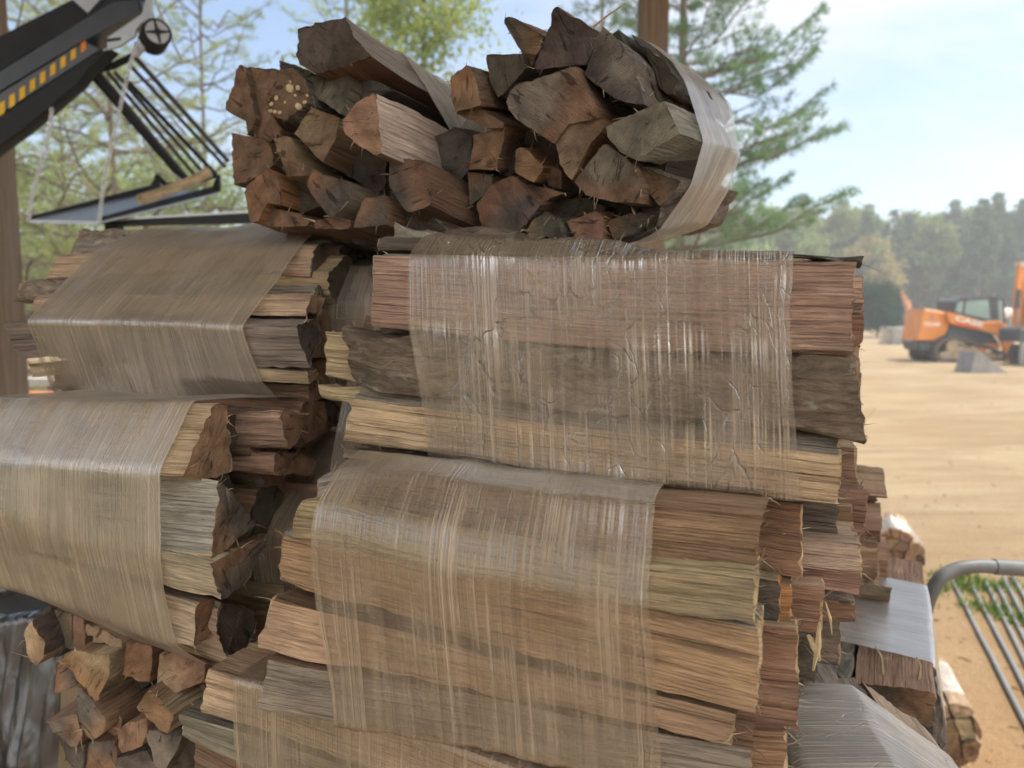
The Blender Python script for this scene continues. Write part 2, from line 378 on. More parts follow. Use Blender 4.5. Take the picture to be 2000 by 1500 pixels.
class Bundle:
    N = 0
    def __init__(s, label, base, axis, group=GRP, ds=.0055, dl=.012, fib=14, rough=1.):
        Bundle.N += 1; s.seed = Bundle.N * 1000; s.base = np.asarray(base, float); s.a = nrm(axis)
        s.root = empty('firewood_bundle', s.base, label, 'firewood bundle', group); s.rings = []; s.ds = ds; s.dl = dl; s.fib = fib; s.rough = rough; s.dim = 1.
        s.e1 = nrm(np.cross(s.a, (0, 0, 1))); s.e2 = np.cross(s.e1, s.a)
    def put(s, A, B, side, end, **k):
        s.seed += 1; kw = dict(dim=s.dim, ds=s.ds, dl=s.dl, fib=s.fib, rough=s.rough); kw.update(k); lab = kw.pop('label', None); hull = kw.pop('hull', True)
        me, Pt = log_mesh(A, B, side, end, s.seed, org=s.base, **kw)
        o = add('log', me, s.root)
        if lab: o['label'] = lab
        if hull: s.rings.append(Pt)
        return o
    # end face outlined in the picture, lying on the plane axis.p = d
    def face(s, d, poly, side, end, L=.4, **k):
        A = [on_plane(x, y, s.a, d) for x, y in poly]; A = np.array(A); c = A.mean(0)
        k.setdefault('grow', .09); k.setdefault('rough', .38); mp = {'tan': 'tanend', 'orange': 'orangeend'}; end = tuple(mp.get(q, q) for q in (end if isinstance(end, tuple) else (end, end)))
        s.put(A, c + (A - c) * (.97 + .06 * random.random()) + s.a * L, side, end, **k)
    # right-hand end outlined in the picture; its first point lies on the front plane n.p = c
    def rend(s, c0, poly, side, end, L=.42, dz=0., **k):
        p0 = on_plane(*poly[0], s.n, c0); d = s.a @ p0
        A = np.array([on_plane(x, y, s.a, d) for x, y in poly])
        s.put(A, A - s.a * L + UP * dz, side, end, **k)
    # front face given by its two ends
    def quad(s, c, xl, tl, bl, xr, tr, br, side, end, dt=0., db=0., backs=((.07, .08), (.07, .92)), **k):
        n = s.n
        def sec(xt, xb, t, b):
            a = on_plane(xt, t, n, c + dt); q = on_plane(xb, b, n, c + db)
            return np.array([a, q] + [q + (a - q) * f + n * d for d, f in backs])
        xl = xl if isinstance(xl, tuple) else (xl, xl); xr = xr if isinstance(xr, tuple) else (xr, xr)
        s.put(sec(*xr, tr, br), sec(*xl, tl, bl), side, end, **k)
    def fill(s, region, origin, L, sp, tints, ends, u=None, w=None, **k):
        """region in (u, w) coordinates from origin, logs run along +axis"""
        u = s.e1 if u is None else u; w = s.e2 if w is None else w; r = np.random.default_rng(s.seed + 77)
        for c in cells(region, sp, r):
            o = np.asarray(origin) + s.a * (r.random() - .5) * .03
            A = np.array([o + u * q[0] + w * q[1] for q in c]); t = [tints[int(r.integers(len(tints)))] for _ in c]; cc = A.mean(0)
            s.put(A, cc + (A - cc) * (.96 + .05 * r.random()) + s.a * L * (.95 + .08 * r.random()), t, ends[int(r.integers(len(ends)))], **k)
    def wrap(s, s0, s1, mat, off=.003, M=220, du=.0035, ripple=1., skew=0., ctr=None, label=None):
        """stretch film: the convex outline of the logs at every station along the axis"""
        al = s.a; C = np.mean([r_.reshape(-1, 3).mean(0) for r_ in s.rings], 0) if ctr is None else np.asarray(ctr)
        nS = max(8, int((s1 - s0) / .02)); st = np.linspace(s0, s1, nS + 1)
        th = np.linspace(0, 2 * math.pi, M, endpoint=False) + math.pi * .85; dirs = np.stack([np.cos(th), np.sin(th)], 1)
        pts = [r_.reshape(-1, 3) for r_ in s.rings]
        allp = np.concatenate(pts); S = allp @ al; Q = np.stack([(allp - C) @ s.e1, (allp - C) @ s.e2], 1)
        R = []
        for x in st:
            q = Q[np.abs(S - x) < .02]
            if len(q) < 10: q = Q[np.abs(S - x) < .06]
            # support function, then radius of the polygon it bounds
            H = (q @ dirs.T).max(0)
            rad = np.full(M, 9.)
            cosd = np.cos(th[:, None] - th[None, :])
            with np.errstate(divide='ignore', invalid='ignore'):
                X = np.where(cosd > .05, H[None, :] / cosd, 9.)
            rad = X.min(1); R.append(rad)
        R = np.array(R)
        ker = np.array([1, 2, 3, 2, 1.]); ker /= ker.sum()
        Rp = np.concatenate([R[:1]] * 2 + [R] + [R[-1:]] * 2); R2 = sum(ker[k] * Rp[k:k + len(R)] for k in range(5)); R = np.maximum(R2, R * .5 + R2 * .5)
        nu = int((s1 - s0) / du); su = np.linspace(s0, s1, nu + 1); fi = (su - s0) / (s1 - s0) * nS; i0 = np.clip(fi.astype(int), 0, nS - 1); ff = (fi - i0)[:, None]
        RR = R[i0] * (1 - ff) + R[i0 + 1] * ff + off
        perim = np.cumsum(np.full(M + 1, 2 * math.pi / M)) * R.mean()
        sd = s.seed + 5
        RR = RR + ripple * (fbm(su[:, None] * 130, perim[None, :M] * 3, sd, 2) * .0007 + fbm(su[:, None] * 40, perim[None, :M] * 6, sd + 1, 3) * .0035)
        edge = np.zeros((nu + 1, M)); en = [np.clip(1 - np.arange(nu + 1) / 7, 0, 1)[:, None] ** 1.5, np.clip(1 - np.arange(nu + 1)[::-1] / 7, 0, 1)[:, None] ** 1.5]; edge = en[0] * (fbm(perim[:M] * 8, .5, sd + 2, 2) * .018 + fbm(perim[:M] * 40, 1.5, sd + 2, 2) * .003)[None, :] + en[1] * (fbm(perim[:M] * 8, 7.5, sd + 3, 2) * .018 + fbm(perim[:M] * 40, 3.5, sd + 2, 2) * .003)[None, :]
        sk = skew * np.sin(th)[None, :]
        SS = su[:, None] + sk + edge
        V = C + s.e1 * (RR * np.cos(th))[..., None] + s.e2 * (RR * np.sin(th))[..., None] + al * (SS - C @ al)[..., None]
        faces = []; uv = []
        for i in range(nu):
            for j in range(M):
                q = (j + 1) % M; faces.append((i * M + j, i * M + q, (i + 1) * M + q, (i + 1) * M + j))
                uv += [(su[i], perim[j]), (su[i], perim[j + 1]), (su[i + 1], perim[j + 1]), (su[i + 1], perim[j])]
        me = mesh_from('plastic_wrap', V.reshape(-1, 3) - s.base, faces, [mat], None, uv, None, True, None)
        o = add('plastic_wrap', me, s.root)
        if label: o['label'] = label
        return o
def Z(ox, oy, sc): return lambda pts: [(ox + x * sc, oy + y * sc) for x, y in pts]
# ============================================================ the firewood pile
AX = np.array([.945, -.327, 0]); AX = nrm(AX); NN = np.array([.327, .945, 0]); NN = nrm(NN)
def PT(s, c, z): return AX * s + NN * c + np.array([0, 0, z])
UP = np.array([0, 0, 1.])
# ---- bundle whose split ends face us, upper left
b = Bundle('upper left firewood bundle, dark split ends facing out, fungus on one of them', P(640, 440, 1.0), (.5, .85, -.13)); b.dim = .60  # dim: weak light on this bundle put into darker log tints
d1 = dF = b.a @ P(640, 260, .95); z = Z(400, 0, 1 / 3)
f = lambda pts, sb, side, end, **k: b.face(dF + sb, z(pts), side, end, **k)
f([(545, 172), (690, 128), (820, 95), (870, 200), (978, 330), (800, 405), (650, 437), (560, 380), (530, 320), (545, 240)], -.02, ['bark', 'bark', 'greypale', 'greypale', 'red', 'brown', 'dark', 'bark'], ('greydark', 'dark'), L=.42, fib=22, grow=0)
f([(200, 372), (240, 390), (268, 560), (300, 700), (250, 790), (245, 715), (115, 640), (160, 520)], 0, 'brown', 'brown', grow=0.02)
f([(242, 392), (432, 408), (385, 590), (390, 680), (462, 770), (380, 830), (275, 790), (290, 640)], .01, 'red', ('red', 'brown'), grow=.02)
f([(435, 402), (520, 390), (590, 460), (612, 600), (480, 700), (400, 680), (368, 640), (388, 560)], -.01, 'barkgrey', 'brown')
f([(435, 358), (505, 372), (640, 425), (600, 455), (445, 405)], .03, 'bark', 'dark', grow=.0, fib=25)
f([(572, 455), (842, 412), (862, 480), (832, 600), (797, 675), (700, 605), (622, 540)], 0, 'grey', ('greydark', 'grey'))
f([(862, 425), (1000, 470), (1110, 530), (1000, 560), (880, 640), (812, 660), (845, 560)], .02, 'greydark', 'greydark')
f([(905, 590), (1000, 545), (1012, 650), (1040, 900), (990, 915), (890, 840), (812, 770), (802, 700)], -.035, ['pink', 'rosewhite', 'rosewhite', 'pink', 'red', 'red'], ('red', 'brown'), dim=.95, fib=40, grow=.04)
f([(622, 632), (790, 690), (772, 800), (700, 950), (620, 880), (522, 780)], -.01, 'brown', ('brown', 'tan'))
f([(402, 812), (500, 795), (530, 900), (602, 1030), (480, 1042), (450, 960)], -.01, 'tan', ('brown', 'tan'), fib=30)
f([(165, 785), (330, 800), (390, 860), (400, 960), (330, 1030), (168, 1080)], .0, 'brown', ('brown', 'brown'), grow=.02)
f([(260, 1072), (380, 985), (440, 1040), (452, 1200), (372, 1192), (320, 1300), (270, 1300), (235, 1130)], -.01, 'orange', ('orange', 'brown'), grow=.03)
f([(455, 1062), (590, 1042), (700, 1212), (560, 1252), (452, 1202)], .02, 'red', 'dark')
f([(622, 985), (700, 1022), (870, 1070), (842, 1180), (742, 1280), (640, 1170), (592, 1082)], -.01, 'grey', ('greydark', 'brown'))
f([(742, 832), (880, 842), (990, 920), (1060, 912), (1052, 1100), (980, 1130), (860, 1052), (722, 950)], .03, 'barkdark', ('dark', 'dark'))
f([(930, 1162), (1052, 1142), (1072, 1320), (880, 1332), (900, 1240)], .0, 'brown', ('greydark', 'brown'))
f([(1076, 922), (1280, 942), (1332, 1060), (1320, 1200), (1190, 1242), (1080, 1092)], .0, 'brown', ('brown', 'greydark'), fib=26)
f([(370, 1212), (560, 1252), (620, 1300), (600, 1325), (330, 1325)], .0, 'brown', 'brown')
f([(640, 1290), (742, 1262), (862, 1292), (850, 1340), (640, 1345)], .0, 'brown', 'brown')
f([(1085, 1120), (1200, 1260), (1330, 1230), (1420, 1350), (1080, 1350)], .03, 'bark', 'dark')
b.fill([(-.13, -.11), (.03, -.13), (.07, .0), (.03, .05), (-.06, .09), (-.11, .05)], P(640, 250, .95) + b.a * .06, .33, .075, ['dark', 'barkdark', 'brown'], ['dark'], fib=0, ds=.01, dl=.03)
kn = MB(); knob = simple('fungus', (.42, .33, .20), .9, .1, 0, .25, 60, .002)
for (x, y, r_) in ((500, 520, 9), (545, 515, 5), (420, 575, 5), (390, 610, 4), (385, 650, 4), (550, 625, 7), (585, 600, 4), (470, 600, 3), (410, 655, 4), (530, 560, 3), (500, 480, 3), (440, 660, 4), (600, 560, 3)):
    p = on_plane(400 + x / 3, y / 3, b.a, d1 - .012) - b.base; R_ = r_ / 3 * .95 / F * 3
    vs = [p + R_ * np.array([math.cos(a) * math.sin(q) * 1., -math.cos(q) * .55, math.sin(a) * math.sin(q)]) * (1 + .12 * math.sin(2 * a + x)) for q in (.35, .8, 1.25, 1.57) for a in np.linspace(0, 6.283, 10, endpoint=False)]
    Fc = [(i * 10 + k, i * 10 + (k + 1) % 10, i * 10 + 10 + (k + 1) % 10, i * 10 + 10 + k) for i in range(3) for k in range(10)] + [tuple(range(9, -1, -1))]
    kn.raw(vs, Fc, knob)
kn.build('shelf_fungus', b.root, sharp=None)
b.wrap(d1 + .10, d1 + .36, FILM_BRIGHT, ripple=1.3, skew=-.02)
# ---- bundle whose split ends face us, upper right
b = Bundle('upper right firewood bundle, heaped to a peak, grey split ends facing out near the post', P(1150, 470, .9), (.42, .9, .115)); b.dim = .60  # dim: shade on the top bundles carried by the log colour
d2 = dF = b.a @ P(1150, 250, .85); z = Z(850, 0, 1 / 3)
f([(92, 445), (185, 375), (240, 480), (264, 612), (110, 655)], -.03, ['orange', 'bark', 'brown'], ('tan', 'orange'), fib=45, grow=.0)
f([(112, 660), (262, 620), (400, 720), (392, 752), (300, 750)], -.015, 'brown', ('brown', 'red'), grow=0)
f([(298, 318), (515, 318), (525, 400), (440, 500), (372, 572), (322, 480)], .0, 'greydark', ('greydark', 'greydark'), grow=0.02)
f([(395, 112), (455, 92), (640, 212), (592, 330), (545, 412), (500, 300), (440, 200)], .015, 'brown', ('brown', 'greydark'), grow=0, fib=24)
f([(690, 52), (722, 40), (820, 100), (920, 165), (960, 192), (890, 380), (830, 372), (700, 402), (582, 402), (650, 220), (682, 150)], -.01, ['barkdark', 'bark', 'bark'], ('greydark', 'dark'), fib=36, grow=0)
f([(985, 175), (1075, 242), (1150, 332), (1172, 450), (1222, 610), (1080, 592), (960, 512), (877, 432), (962, 200)], -.015, ['barkgrey', 'barkgrey', 'bark', 'bark', 'brown'], ('grey', 'greydark'), grow=.0, fib=30)
f([(452, 500), (560, 460), (820, 395), (862, 480), (962, 640), (942, 690), (782, 722), (702, 850), (560, 762), (452, 682), (412, 602)], -.025, 'brown', ('grey', 'brown'), fib=24, grow=.03)
f([(700, 742), (820, 705), (978, 690), (990, 742), (900, 850), (800, 1052), (732, 960), (712, 850)], -.02, 'orange', ('tan', 'brown'), grow=.03)
f([(1000, 832), (1150, 952), (1212, 1080), (1200, 1190), (1052, 1190), (882, 1142), (812, 1062), (902, 932)], -.015, 'brown', ('grey', 'brown'), fib=30)
f([(1000, 742), (1160, 662), (1345, 585), (1432, 785), (1182, 945), (1082, 890), (1002, 802)], -.035, ['greypale', 'greypale', 'greypale', 'greypale', 'grey'], ('grey', 'grey'), L=.4, grow=.0, fib=24)
f([(1192, 962), (1440, 1062), (1400, 1132), (1312, 1200), (1212, 1062)], .01, 'bark', ('brown', 'dark'))
f([(0, 802), (110, 742), (215, 802), (192, 1000), (130, 1080), (30, 962)], .02, 'greydark', ('greydark', 'greydark'))
f([(222, 792), (410, 742), (388, 880), (366, 1000), (192, 1000)], -.01, 'brown', ('brown', 'brown'))
f([(195, 1012), (332, 1032), (312, 1112), (232, 1182), (202, 1222)], .0, 'brown', ('greydark', 'brown'))
f([(372, 900), (470, 822), (482, 960), (442, 1040), (372, 1012)], .02, 'bark', 'dark')
f([(482, 862), (532, 872), (637, 982), (582, 1070), (472, 1012)], -.005, 'orange', ('orange', 'brown'))
f([(640, 940), (742, 1000), (742, 1112), (660, 1090)], .015, 'brown', ('brown', 'dark'))
f([(480, 1030), (600, 1090), (760, 1130), (640, 1180), (545, 1120)], .01, 'red', ('brown', 'dark'), fib=50)
f([(240, 1200), (330, 1090), (450, 1032), (550, 1122), (622, 1200), (502, 1342), (402, 1402), (282, 1362)], -.01, 'brown', ('greydark', 'brown'))
f([(762, 1292), (932, 1232), (992, 1262), (982, 1420), (832, 1430)], .0, 'orange', ('red', 'orange'))
f([(502, 1342), (602, 1272), (692, 1302), (822, 1352), (802, 1430), (502, 1430)], -.01, 'barkgrey', ('greydark', 'tan'), rough=2., fib=40)
f([(1000, 1302), (1122, 1242), (1272, 1262), (1132, 1392), (1042, 1412)], .01, 'bark', ('brown', 'greydark'), fib=40)
f([(0, 1000), (130, 1095), (190, 1090), (200, 1250), (0, 1340)], .03, 'bark', ('greydark', 'dark'))
f([(0, 1300), (180, 1260), (280, 1380), (270, 1430), (0, 1430)], .02, 'bark', 'dark')
f([(640, 1180), (880, 1150), (1000, 1220), (760, 1290), (620, 1260)], .03, 'barkdark', 'dark')
f([(1230, 1120), (1330, 1190), (1290, 1330), (1140, 1400), (1060, 1420), (1190, 1240)], .03, 'bark', 'dark')
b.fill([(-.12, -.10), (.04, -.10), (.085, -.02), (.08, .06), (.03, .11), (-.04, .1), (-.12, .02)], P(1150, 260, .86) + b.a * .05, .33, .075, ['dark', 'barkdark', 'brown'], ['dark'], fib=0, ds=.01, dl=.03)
# the rows of this bundle behind its visible face reach lower right
b.wrap(d2 + .06, d2 + .33, FILM_BRIGHT, ripple=1.3, skew=.05)
tw = MB(); p0 = on_plane(1155, 56, b.a, d2) - b.base; p1 = on_plane(1222, 7, b.a, d2 + .01) - b.base
tw.tube([p0, p0 * .5 + p1 * .5 + np.array([0, 0, .0012]), p1], [.0013, .0011, .0007], simple('splinter_wood', (.30, .22, .14), .8, .2), 5); tw.build('splinter', b.root)
# ---- middle left, side on
b = Bundle('side on firewood bundle in dusty tan film under the upper left bundle', PT(-.7, .85, 1.48), AX); b.n = NN
z = Z(0, 400, .38)
b.rend(.735, [(578, 636), (623, 622), (629, 660), (604, 722)], ['grey', 'grey', 'grey', 'grey'], ('dark', 'greydark'), L=.44, fib=20)
b.rend(.775, [(600, 613), (608, 571), (640, 579), (627, 619)], 'tan', ('bark' if 0 else 'brown', 'tan'), L=.43, fib=70)
b.rend(.83, [(602, 533), (619, 482), (654, 485), (656, 525), (627, 569)], ['tan', 'tan', 'tan', 'brown', 'pink'], ('brown', 'dark'), L=.43, fib=24)
b.rend(.90, [(646, 476), (655, 446), (741, 436), (738, 478), (690, 494)], 'barkgrey', ('greydark', 'dark'), L=.45, rough=1.5, fib=30)
b.rend(.76, [(597, 723), (623, 719), (623, 738), (604, 752)], 'tan', ('brown', 'tan'), L=.42)
b.rend(.80, [(604, 753), (623, 749), (631, 780), (608, 788)], ['brown', 'brown', 'brown', 'brown'], 'brown', L=.42)
b.rend(.98, [(655, 492), (722, 475), (735, 560), (720, 600), (660, 590)], 'bark', ('dark', 'greydark'), L=.42)
b.rend(.93, [(605, 592), (690, 575), (722, 600), (700, 645), (640, 640)], 'red', ('brown', 'red'), L=.42, fib=40)
b.rend(.90, [(625, 650), (700, 645), (710, 760), (630, 790)], 'bark', ('dark', 'dark'), L=.42)
b.fill([(.81, 1.50), (1.0, 1.49), (1.03, 1.715), (.94, 1.70), (.81, 1.635)], AX * -.95, .41, .075, ['brown', 'tan', 'bark', 'grey'], ['brown', 'dark'], u=NN, w=UP, fib=6)
# loose left ends that stick out past the film
for (xa, ta, ba, xb, tb, bb, c, t) in ((22, 552, 600, 300, 560, 610, .80, 'bark'), (126, 446, 515, 330, 450, 500, .93, 'bark'), (96, 712, 758, 330, 720, 780, .76, 'brown')):
    b.quad(c, (xa + 25, xa), ta, ba, xb, tb, bb, t, 'tan', fib=40)
b.wrap(-.9026, -.575, FILM_DUSTY, ripple=1.1)
# ---- the large one at the right, flat pink face
b = Bundle('large side on firewood bundle, broad flat pink face above ragged bark under clear film', PT(-.16, .74, 1.46), AX, fib=26); b.n = NN
b.quad(.632, (730, 725), 487, 635, (1672, 1663), 509, 700, ['pink', 'pink', 'brown', 'grey'], ('pink', 'brown'), backs=((.10, .05), (.09, 1.02)), fib=60, label='broad pinkish split log', hull=True)
b.quad(.636, (668, 692), 642, 752, (1668, 1690), 704, 858, ['bark', 'bark', 'tan', 'bark'], ('brown', 'tan'), dt=.006, backs=((.08, .05), (.09, .95)), rough=1.5, fib=110, dim=.66, label='log with ragged dark bark')
b.quad(.634, (684, 667), 776, 865, (1640, 1637), 892, 985, ['tan', 'tan', 'brown', 'grey', 'grey'], ('tan', 'yellow'), backs=((.09, .1), (.09, 1.1), (.035, 1.34)), fib=110)
b.quad(.665, 672, 868, 893, 1100, 905, 940, 'bark', 'tan', backs=((.05, .3), (.05, 1.2)), fib=50)
b.quad(.665, 745, 464, 492, 1180, 472, 500, 'greydark', 'grey', backs=((.07, .1), (.07, .9)), rough=1.3)
b.quad(.642, (1372, 1372), 494, 506, (1681, 1681), 499, 516, 'barkdark', 'dark', backs=((.04, .3), (.05, .8)), rough=.7, fib=3)
b.quad(.70, 635, 645, 742, 800, 655, 756, 'yellow', 'yellow', fib=20)
b.quad(.74, 770, 432, 470, 1000, 452, 490, 'barkgrey', 'dark', rough=1.5, fib=30)
b.quad(.67, 618, 752, 776, 760, 758, 786, 'yellow', 'tan', backs=((.03, .3), (.03, .8)), fib=20)
b.fill([(.735, 1.475), (.90, 1.475), (.90, 1.665), (.735, 1.645)], AX * -.36, .40, .075, ['brown', 'tan', 'bark', 'red'], ['brown', 'dark'], u=NN, w=UP, fib=10)
b.wrap(-.3117, .012, FILM_CLEAR, ripple=1.0, skew=-.008)
# ---- the lower left one, split ends at its right
b = Bundle('lower left firewood bundle in pale film, grey and cream splits jutting out to its right', PT(-.75, .70, 1.24), AX); b.n = NN
b.rend(.575, [(361, 930), (416, 790), (444, 794), (455, 920), (411, 934)], ['tan', 'pinkpale', 'brown', 'brown', 'tan'], ('brown', 'brown'), fib=40)
b.rend(.580, [(409, 1085), (427, 941), (508, 1025), (414, 1097)], ['greypale', 'grey', 'grey', 'tan'], ('greydark', 'brown'), fib=50)
b.rend(.588, [(436, 1168), (413, 1102), (455, 1075), (524, 1054), (477, 1139)], ['cream', 'cream', 'brown', 'brown', 'cream'], ('greydark', 'brown'), fib=30, dz=.035)
b.rend(.600, [(381, 1262), (381, 1177), (424, 1170), (416, 1240)], ['cream', 'cream', 'brown', 'tan'], ('brown', 'brown'), fib=30, dz=.06)
b.rend(.640, [(446, 1302), (420, 1230), (433, 1175), (488, 1190), (499, 1227), (473, 1294)], ['pinkpale', 'pinkpale', 'brown', 'bark', 'bark', 'tan'], ('dark', 'dark'), fib=20, dz=.075)
b.rend(.70, [(561, 879), (552, 806), (606, 804), (577, 862)], ['pink', 'brown', 'brown', 'pink'], ('brown', 'brown'), fib=40)
b.rend(.70, [(532, 930), (535, 884), (622, 897), (610, 928)], ['pink', 'pink', 'brown', 'brown'], ('brown', 'brown'), fib=30)
b.quad(.78, 300, 925, 1000, 660, 948, 1070, ['red', 'red'], 'red', fib=16)
b.quad(.74, 300, 1120, 1190, 552, 1140, 1215, ['olive', 'brown'], 'brown')
b.quad(.72, 330, 1190, 1280, 535, 1196, 1290, ['brown', 'brown'], 'brown')
b.quad(.80, 300, 1010, 1110, 560, 1030, 1130, ['bark', 'bark'], 'dark')
b.fill([(.665, 1.345), (.86, 1.33), (.90, 1.485), (.67, 1.49)], AX * -.96, .40, .08, ['brown', 'tan', 'bark', 'red'], ['brown', 'dark'], u=NN, w=UP, fib=10)
b.wrap(-.86, -.552, FILM_PALE, ripple=1.25, skew=.012)
# ---- the lower centre one, nearest to us
b = Bundle('lower centre firewood bundle nearest the camera, film dusted with sawdust on top', PT(-.2, .65, 1.26), AX, fib=26); b.n = NN
b.quad(.537, (592, 566), 974, 1047, (1478, 1472), 1131, 1222, ['olive', 'tan', 'brown', 'yellow'], ('yellow', 'tan'), dt=.012, backs=((.06, .05), (.06, 1.05)), fib=60)
b.quad(.540, (552, 545), 1056, 1150, (1482, 1477), 1227, 1400, ['tanor', 'tan', 'brown', 'grey', 'grey'], ('tan', 'yellow'), backs=((.08, .05), (.07, .9), (.015, 1.08)), fib=50)
b.quad(.548, (537, 507), 1175, 1268, (1442, 1426), 1397, 1458, ['pink', 'bark', 'brown', 'brown'], ('brown', 'tan'), backs=((.06, .1), (.06, .9)), fib=40)
b.quad(.552, (535, 517), 1282, 1370, (1471, 1466), 1464, 1560, ['grey', 'tan', 'brown', 'brown'], ('brown', 'tan'), backs=((.07, .1), (.07, .9)), fib=40)
b.quad(.575, 700, 925, 1000, (1494, 1470), 1003, 1118, ['brown', 'brown', 'brown', 'brown', 'brown'], ('brown', 'bark'), backs=((.06, .0), (.075, .8), (.035, 1.18)), fib=60)
b.quad(.640, 627, 934, 978, 960, 925, 985, 'greypale', 'grey', fib=20)
b.quad(.605, (1200, 1200), 1180, 1370, (1556, 1560), 1226, 1427, ['red', 'red', 'brown', 'tan'], ('tan', 'yellow'), backs=((.05, .1), (.05, .9)), fib=80, hull=False)
b.quad(.59, (1200, 1200), 1385, 1500, (1532, 1532), 1428, 1545, ['brown', 'red'], ('brown', 'tan'), backs=((.05, .1), (.05, .9)), fib=60, hull=False)
b.fill([(.625, 1.275), (.78, 1.26), (.78, 1.42), (.64, 1.42)], AX * -.38, .34, .075, ['brown', 'tan', 'bark', 'red'], ['brown', 'dark'], u=NN, w=UP, fib=10)
b.wrap(-.354, -.0776, FILM_FINE, ripple=1.2, skew=-.006)
# ---- bottom left: split ends facing us below the pale film
b = Bundle('bottom left firewood bundle, small split ends facing out beside the black plastic sheet', P(250, 1500, .9), (.25, .95, 0), ds=.006)
d7 = dF = b.a @ P(250, 1350, .86); z = Z(0, 1100, .3)
f([(152, 442), (210, 375), (292, 560), (288, 600), (235, 668), (190, 612)], -.03, ['tan', 'barkdark', 'barkdark', 'tan'], ('yellow', 'tan'), grow=0)
f([(215, 372), (322, 290), (412, 560), (385, 610), (300, 600)], -.005, 'barkdark', ('dark', 'barkdark'), grow=0.02)
f([(327, 290), (470, 330), (482, 560), (412, 545)], .0, 'grey', ('greydark', 'brown'))
f([(482, 335), (552, 360), (570, 545), (488, 570)], .0, 'brown', ('brown', 'red'))
f([(552, 372), (702, 420), (812, 500), (800, 582), (682, 545), (590, 492)], -.01, 'tan', ('tan', 'olive'), rough=1.6, fib=30)
f([(815, 500), (988, 540), (984, 780), (902, 772), (797, 722)], -.01, 'brown', ('brown', 'brown'))
f([(1040, 580), (1185, 570), (1345, 640), (1322, 780), (1192, 832), (1032, 886), (1022, 752)], -.02, 'brown', ('brown', 'olive'))
f([(372, 640), (492, 572), (592, 590), (715, 592), (712, 702), (622, 902), (540, 802), (470, 692)], -.03, ['red', 'brown', 'tan', 'bark', 'bark', 'brown'], ('orange', 'tan'))
f([(365, 650), (465, 700), (500, 792), (442, 822), (350, 842)], -.01, 'grey', ('brown', 'greydark'))
f([(720, 592), (812, 592), (802, 770), (700, 810), (640, 900)], .01, 'bark', 'dark')
f([(500, 800), (622, 905), (692, 1000), (682, 1100), (602, 1160), (532, 1082), (497, 902)], -.02, 'brown', ('greydark', 'brown'))
f([(290, 1030), (498, 980), (540, 1112), (492, 1202), (372, 1122)], -.01, ['red', 'brown'], ('bark' , 'brown'))
f([(692, 960), (782, 932), (792, 1100), (742, 1140), (690, 1080)], .0, 'brown', ('brown', 'red'))
f([(762, 1130), (812, 1042), (962, 1000), (972, 1100), (932, 1190), (792, 1236)], -.015, 'brown', ('brown', 'brown'))
f([(888, 938), (975, 820), (1042, 890), (1132, 985), (1092, 1112), (1000, 1050)], -.04, ['orange', 'red', 'tan', 'tan'], ('orange', 'orange'))
f([(930, 1080), (1092, 1115), (1202, 1120), (1082, 1340), (1030, 1330), (962, 1172)], -.015, 'greydark', ('grey', 'greydark'))
f([(575, 1162), (752, 1152), (762, 1350), (562, 1350)], .0, 'brown', ('brown', 'greydark'))
f([(752, 1262), (960, 1222), (1020, 1350), (762, 1350)], .0, 'greydark', ('greydark', 'greydark'))
f([(1205, 1125), (1390, 1250), (1340, 1350), (1095, 1350)], .0, 'bark', ('dark', 'dark'))
f([(1045, 880), (1200, 835), (1330, 790), (1400, 900), (1210, 1110), (1140, 980)], .01, 'red', ('red', 'dark'))
f([(380, 1130), (490, 1205), (560, 1170), (555, 1350), (480, 1350)], .0, 'greydark', ('greydark', 'dark'))
f([(800, 780), (900, 775), (960, 800), (880, 930), (800, 960), (700, 930)], .05, 'barkdark', 'dark')
b.fill([(-.11, -.14), (.14, -.14), (.14, .06), (.05, .10), (-.10, .10)], P(255, 1360, .86) + b.a * .05, .32, .08, ['dark', 'barkdark', 'brown'], ['dark'], fib=0, ds=.01, dl=.03)
# ---- bottom centre, tilted
b = Bundle('pinkish firewood bundle sloping down beneath the nearest bundle at the bottom edge', PT(-.1, .66, 1.10), AX); b.n = NN
b.quad(.575, (402, 392), 1312, 1396, 1200, 1566, 1680, ['pinkpale', 'pink', 'brown', 'tan', 'pink'], ('pinkpale', 'tan'), backs=((.09, .1), (.14, .62), (.06, .95)), fib=70)
b.quad(.58, (352, 358), 1398, 1442, 1180, 1690, 1800, ['grey', 'tan', 'brown', 'greydark'], ('grey', 'tan'), backs=((.08, .1), (.08, .9)), fib=60)
b.quad(.60, (372, 372), 1450, 1530, 1150, 1800, 1900, 'brown', 'brown', fib=20)
b.fill([(.66, 1.10), (.84, 1.10), (.80, 1.25), (.66, 1.22)], AX * -.36, .34, .08, ['brown', 'tan', 'bark'], ['brown', 'dark'], u=NN, w=UP, fib=4)
b.wrap(-.475, -.12, FILM_FINE, ripple=1.2)
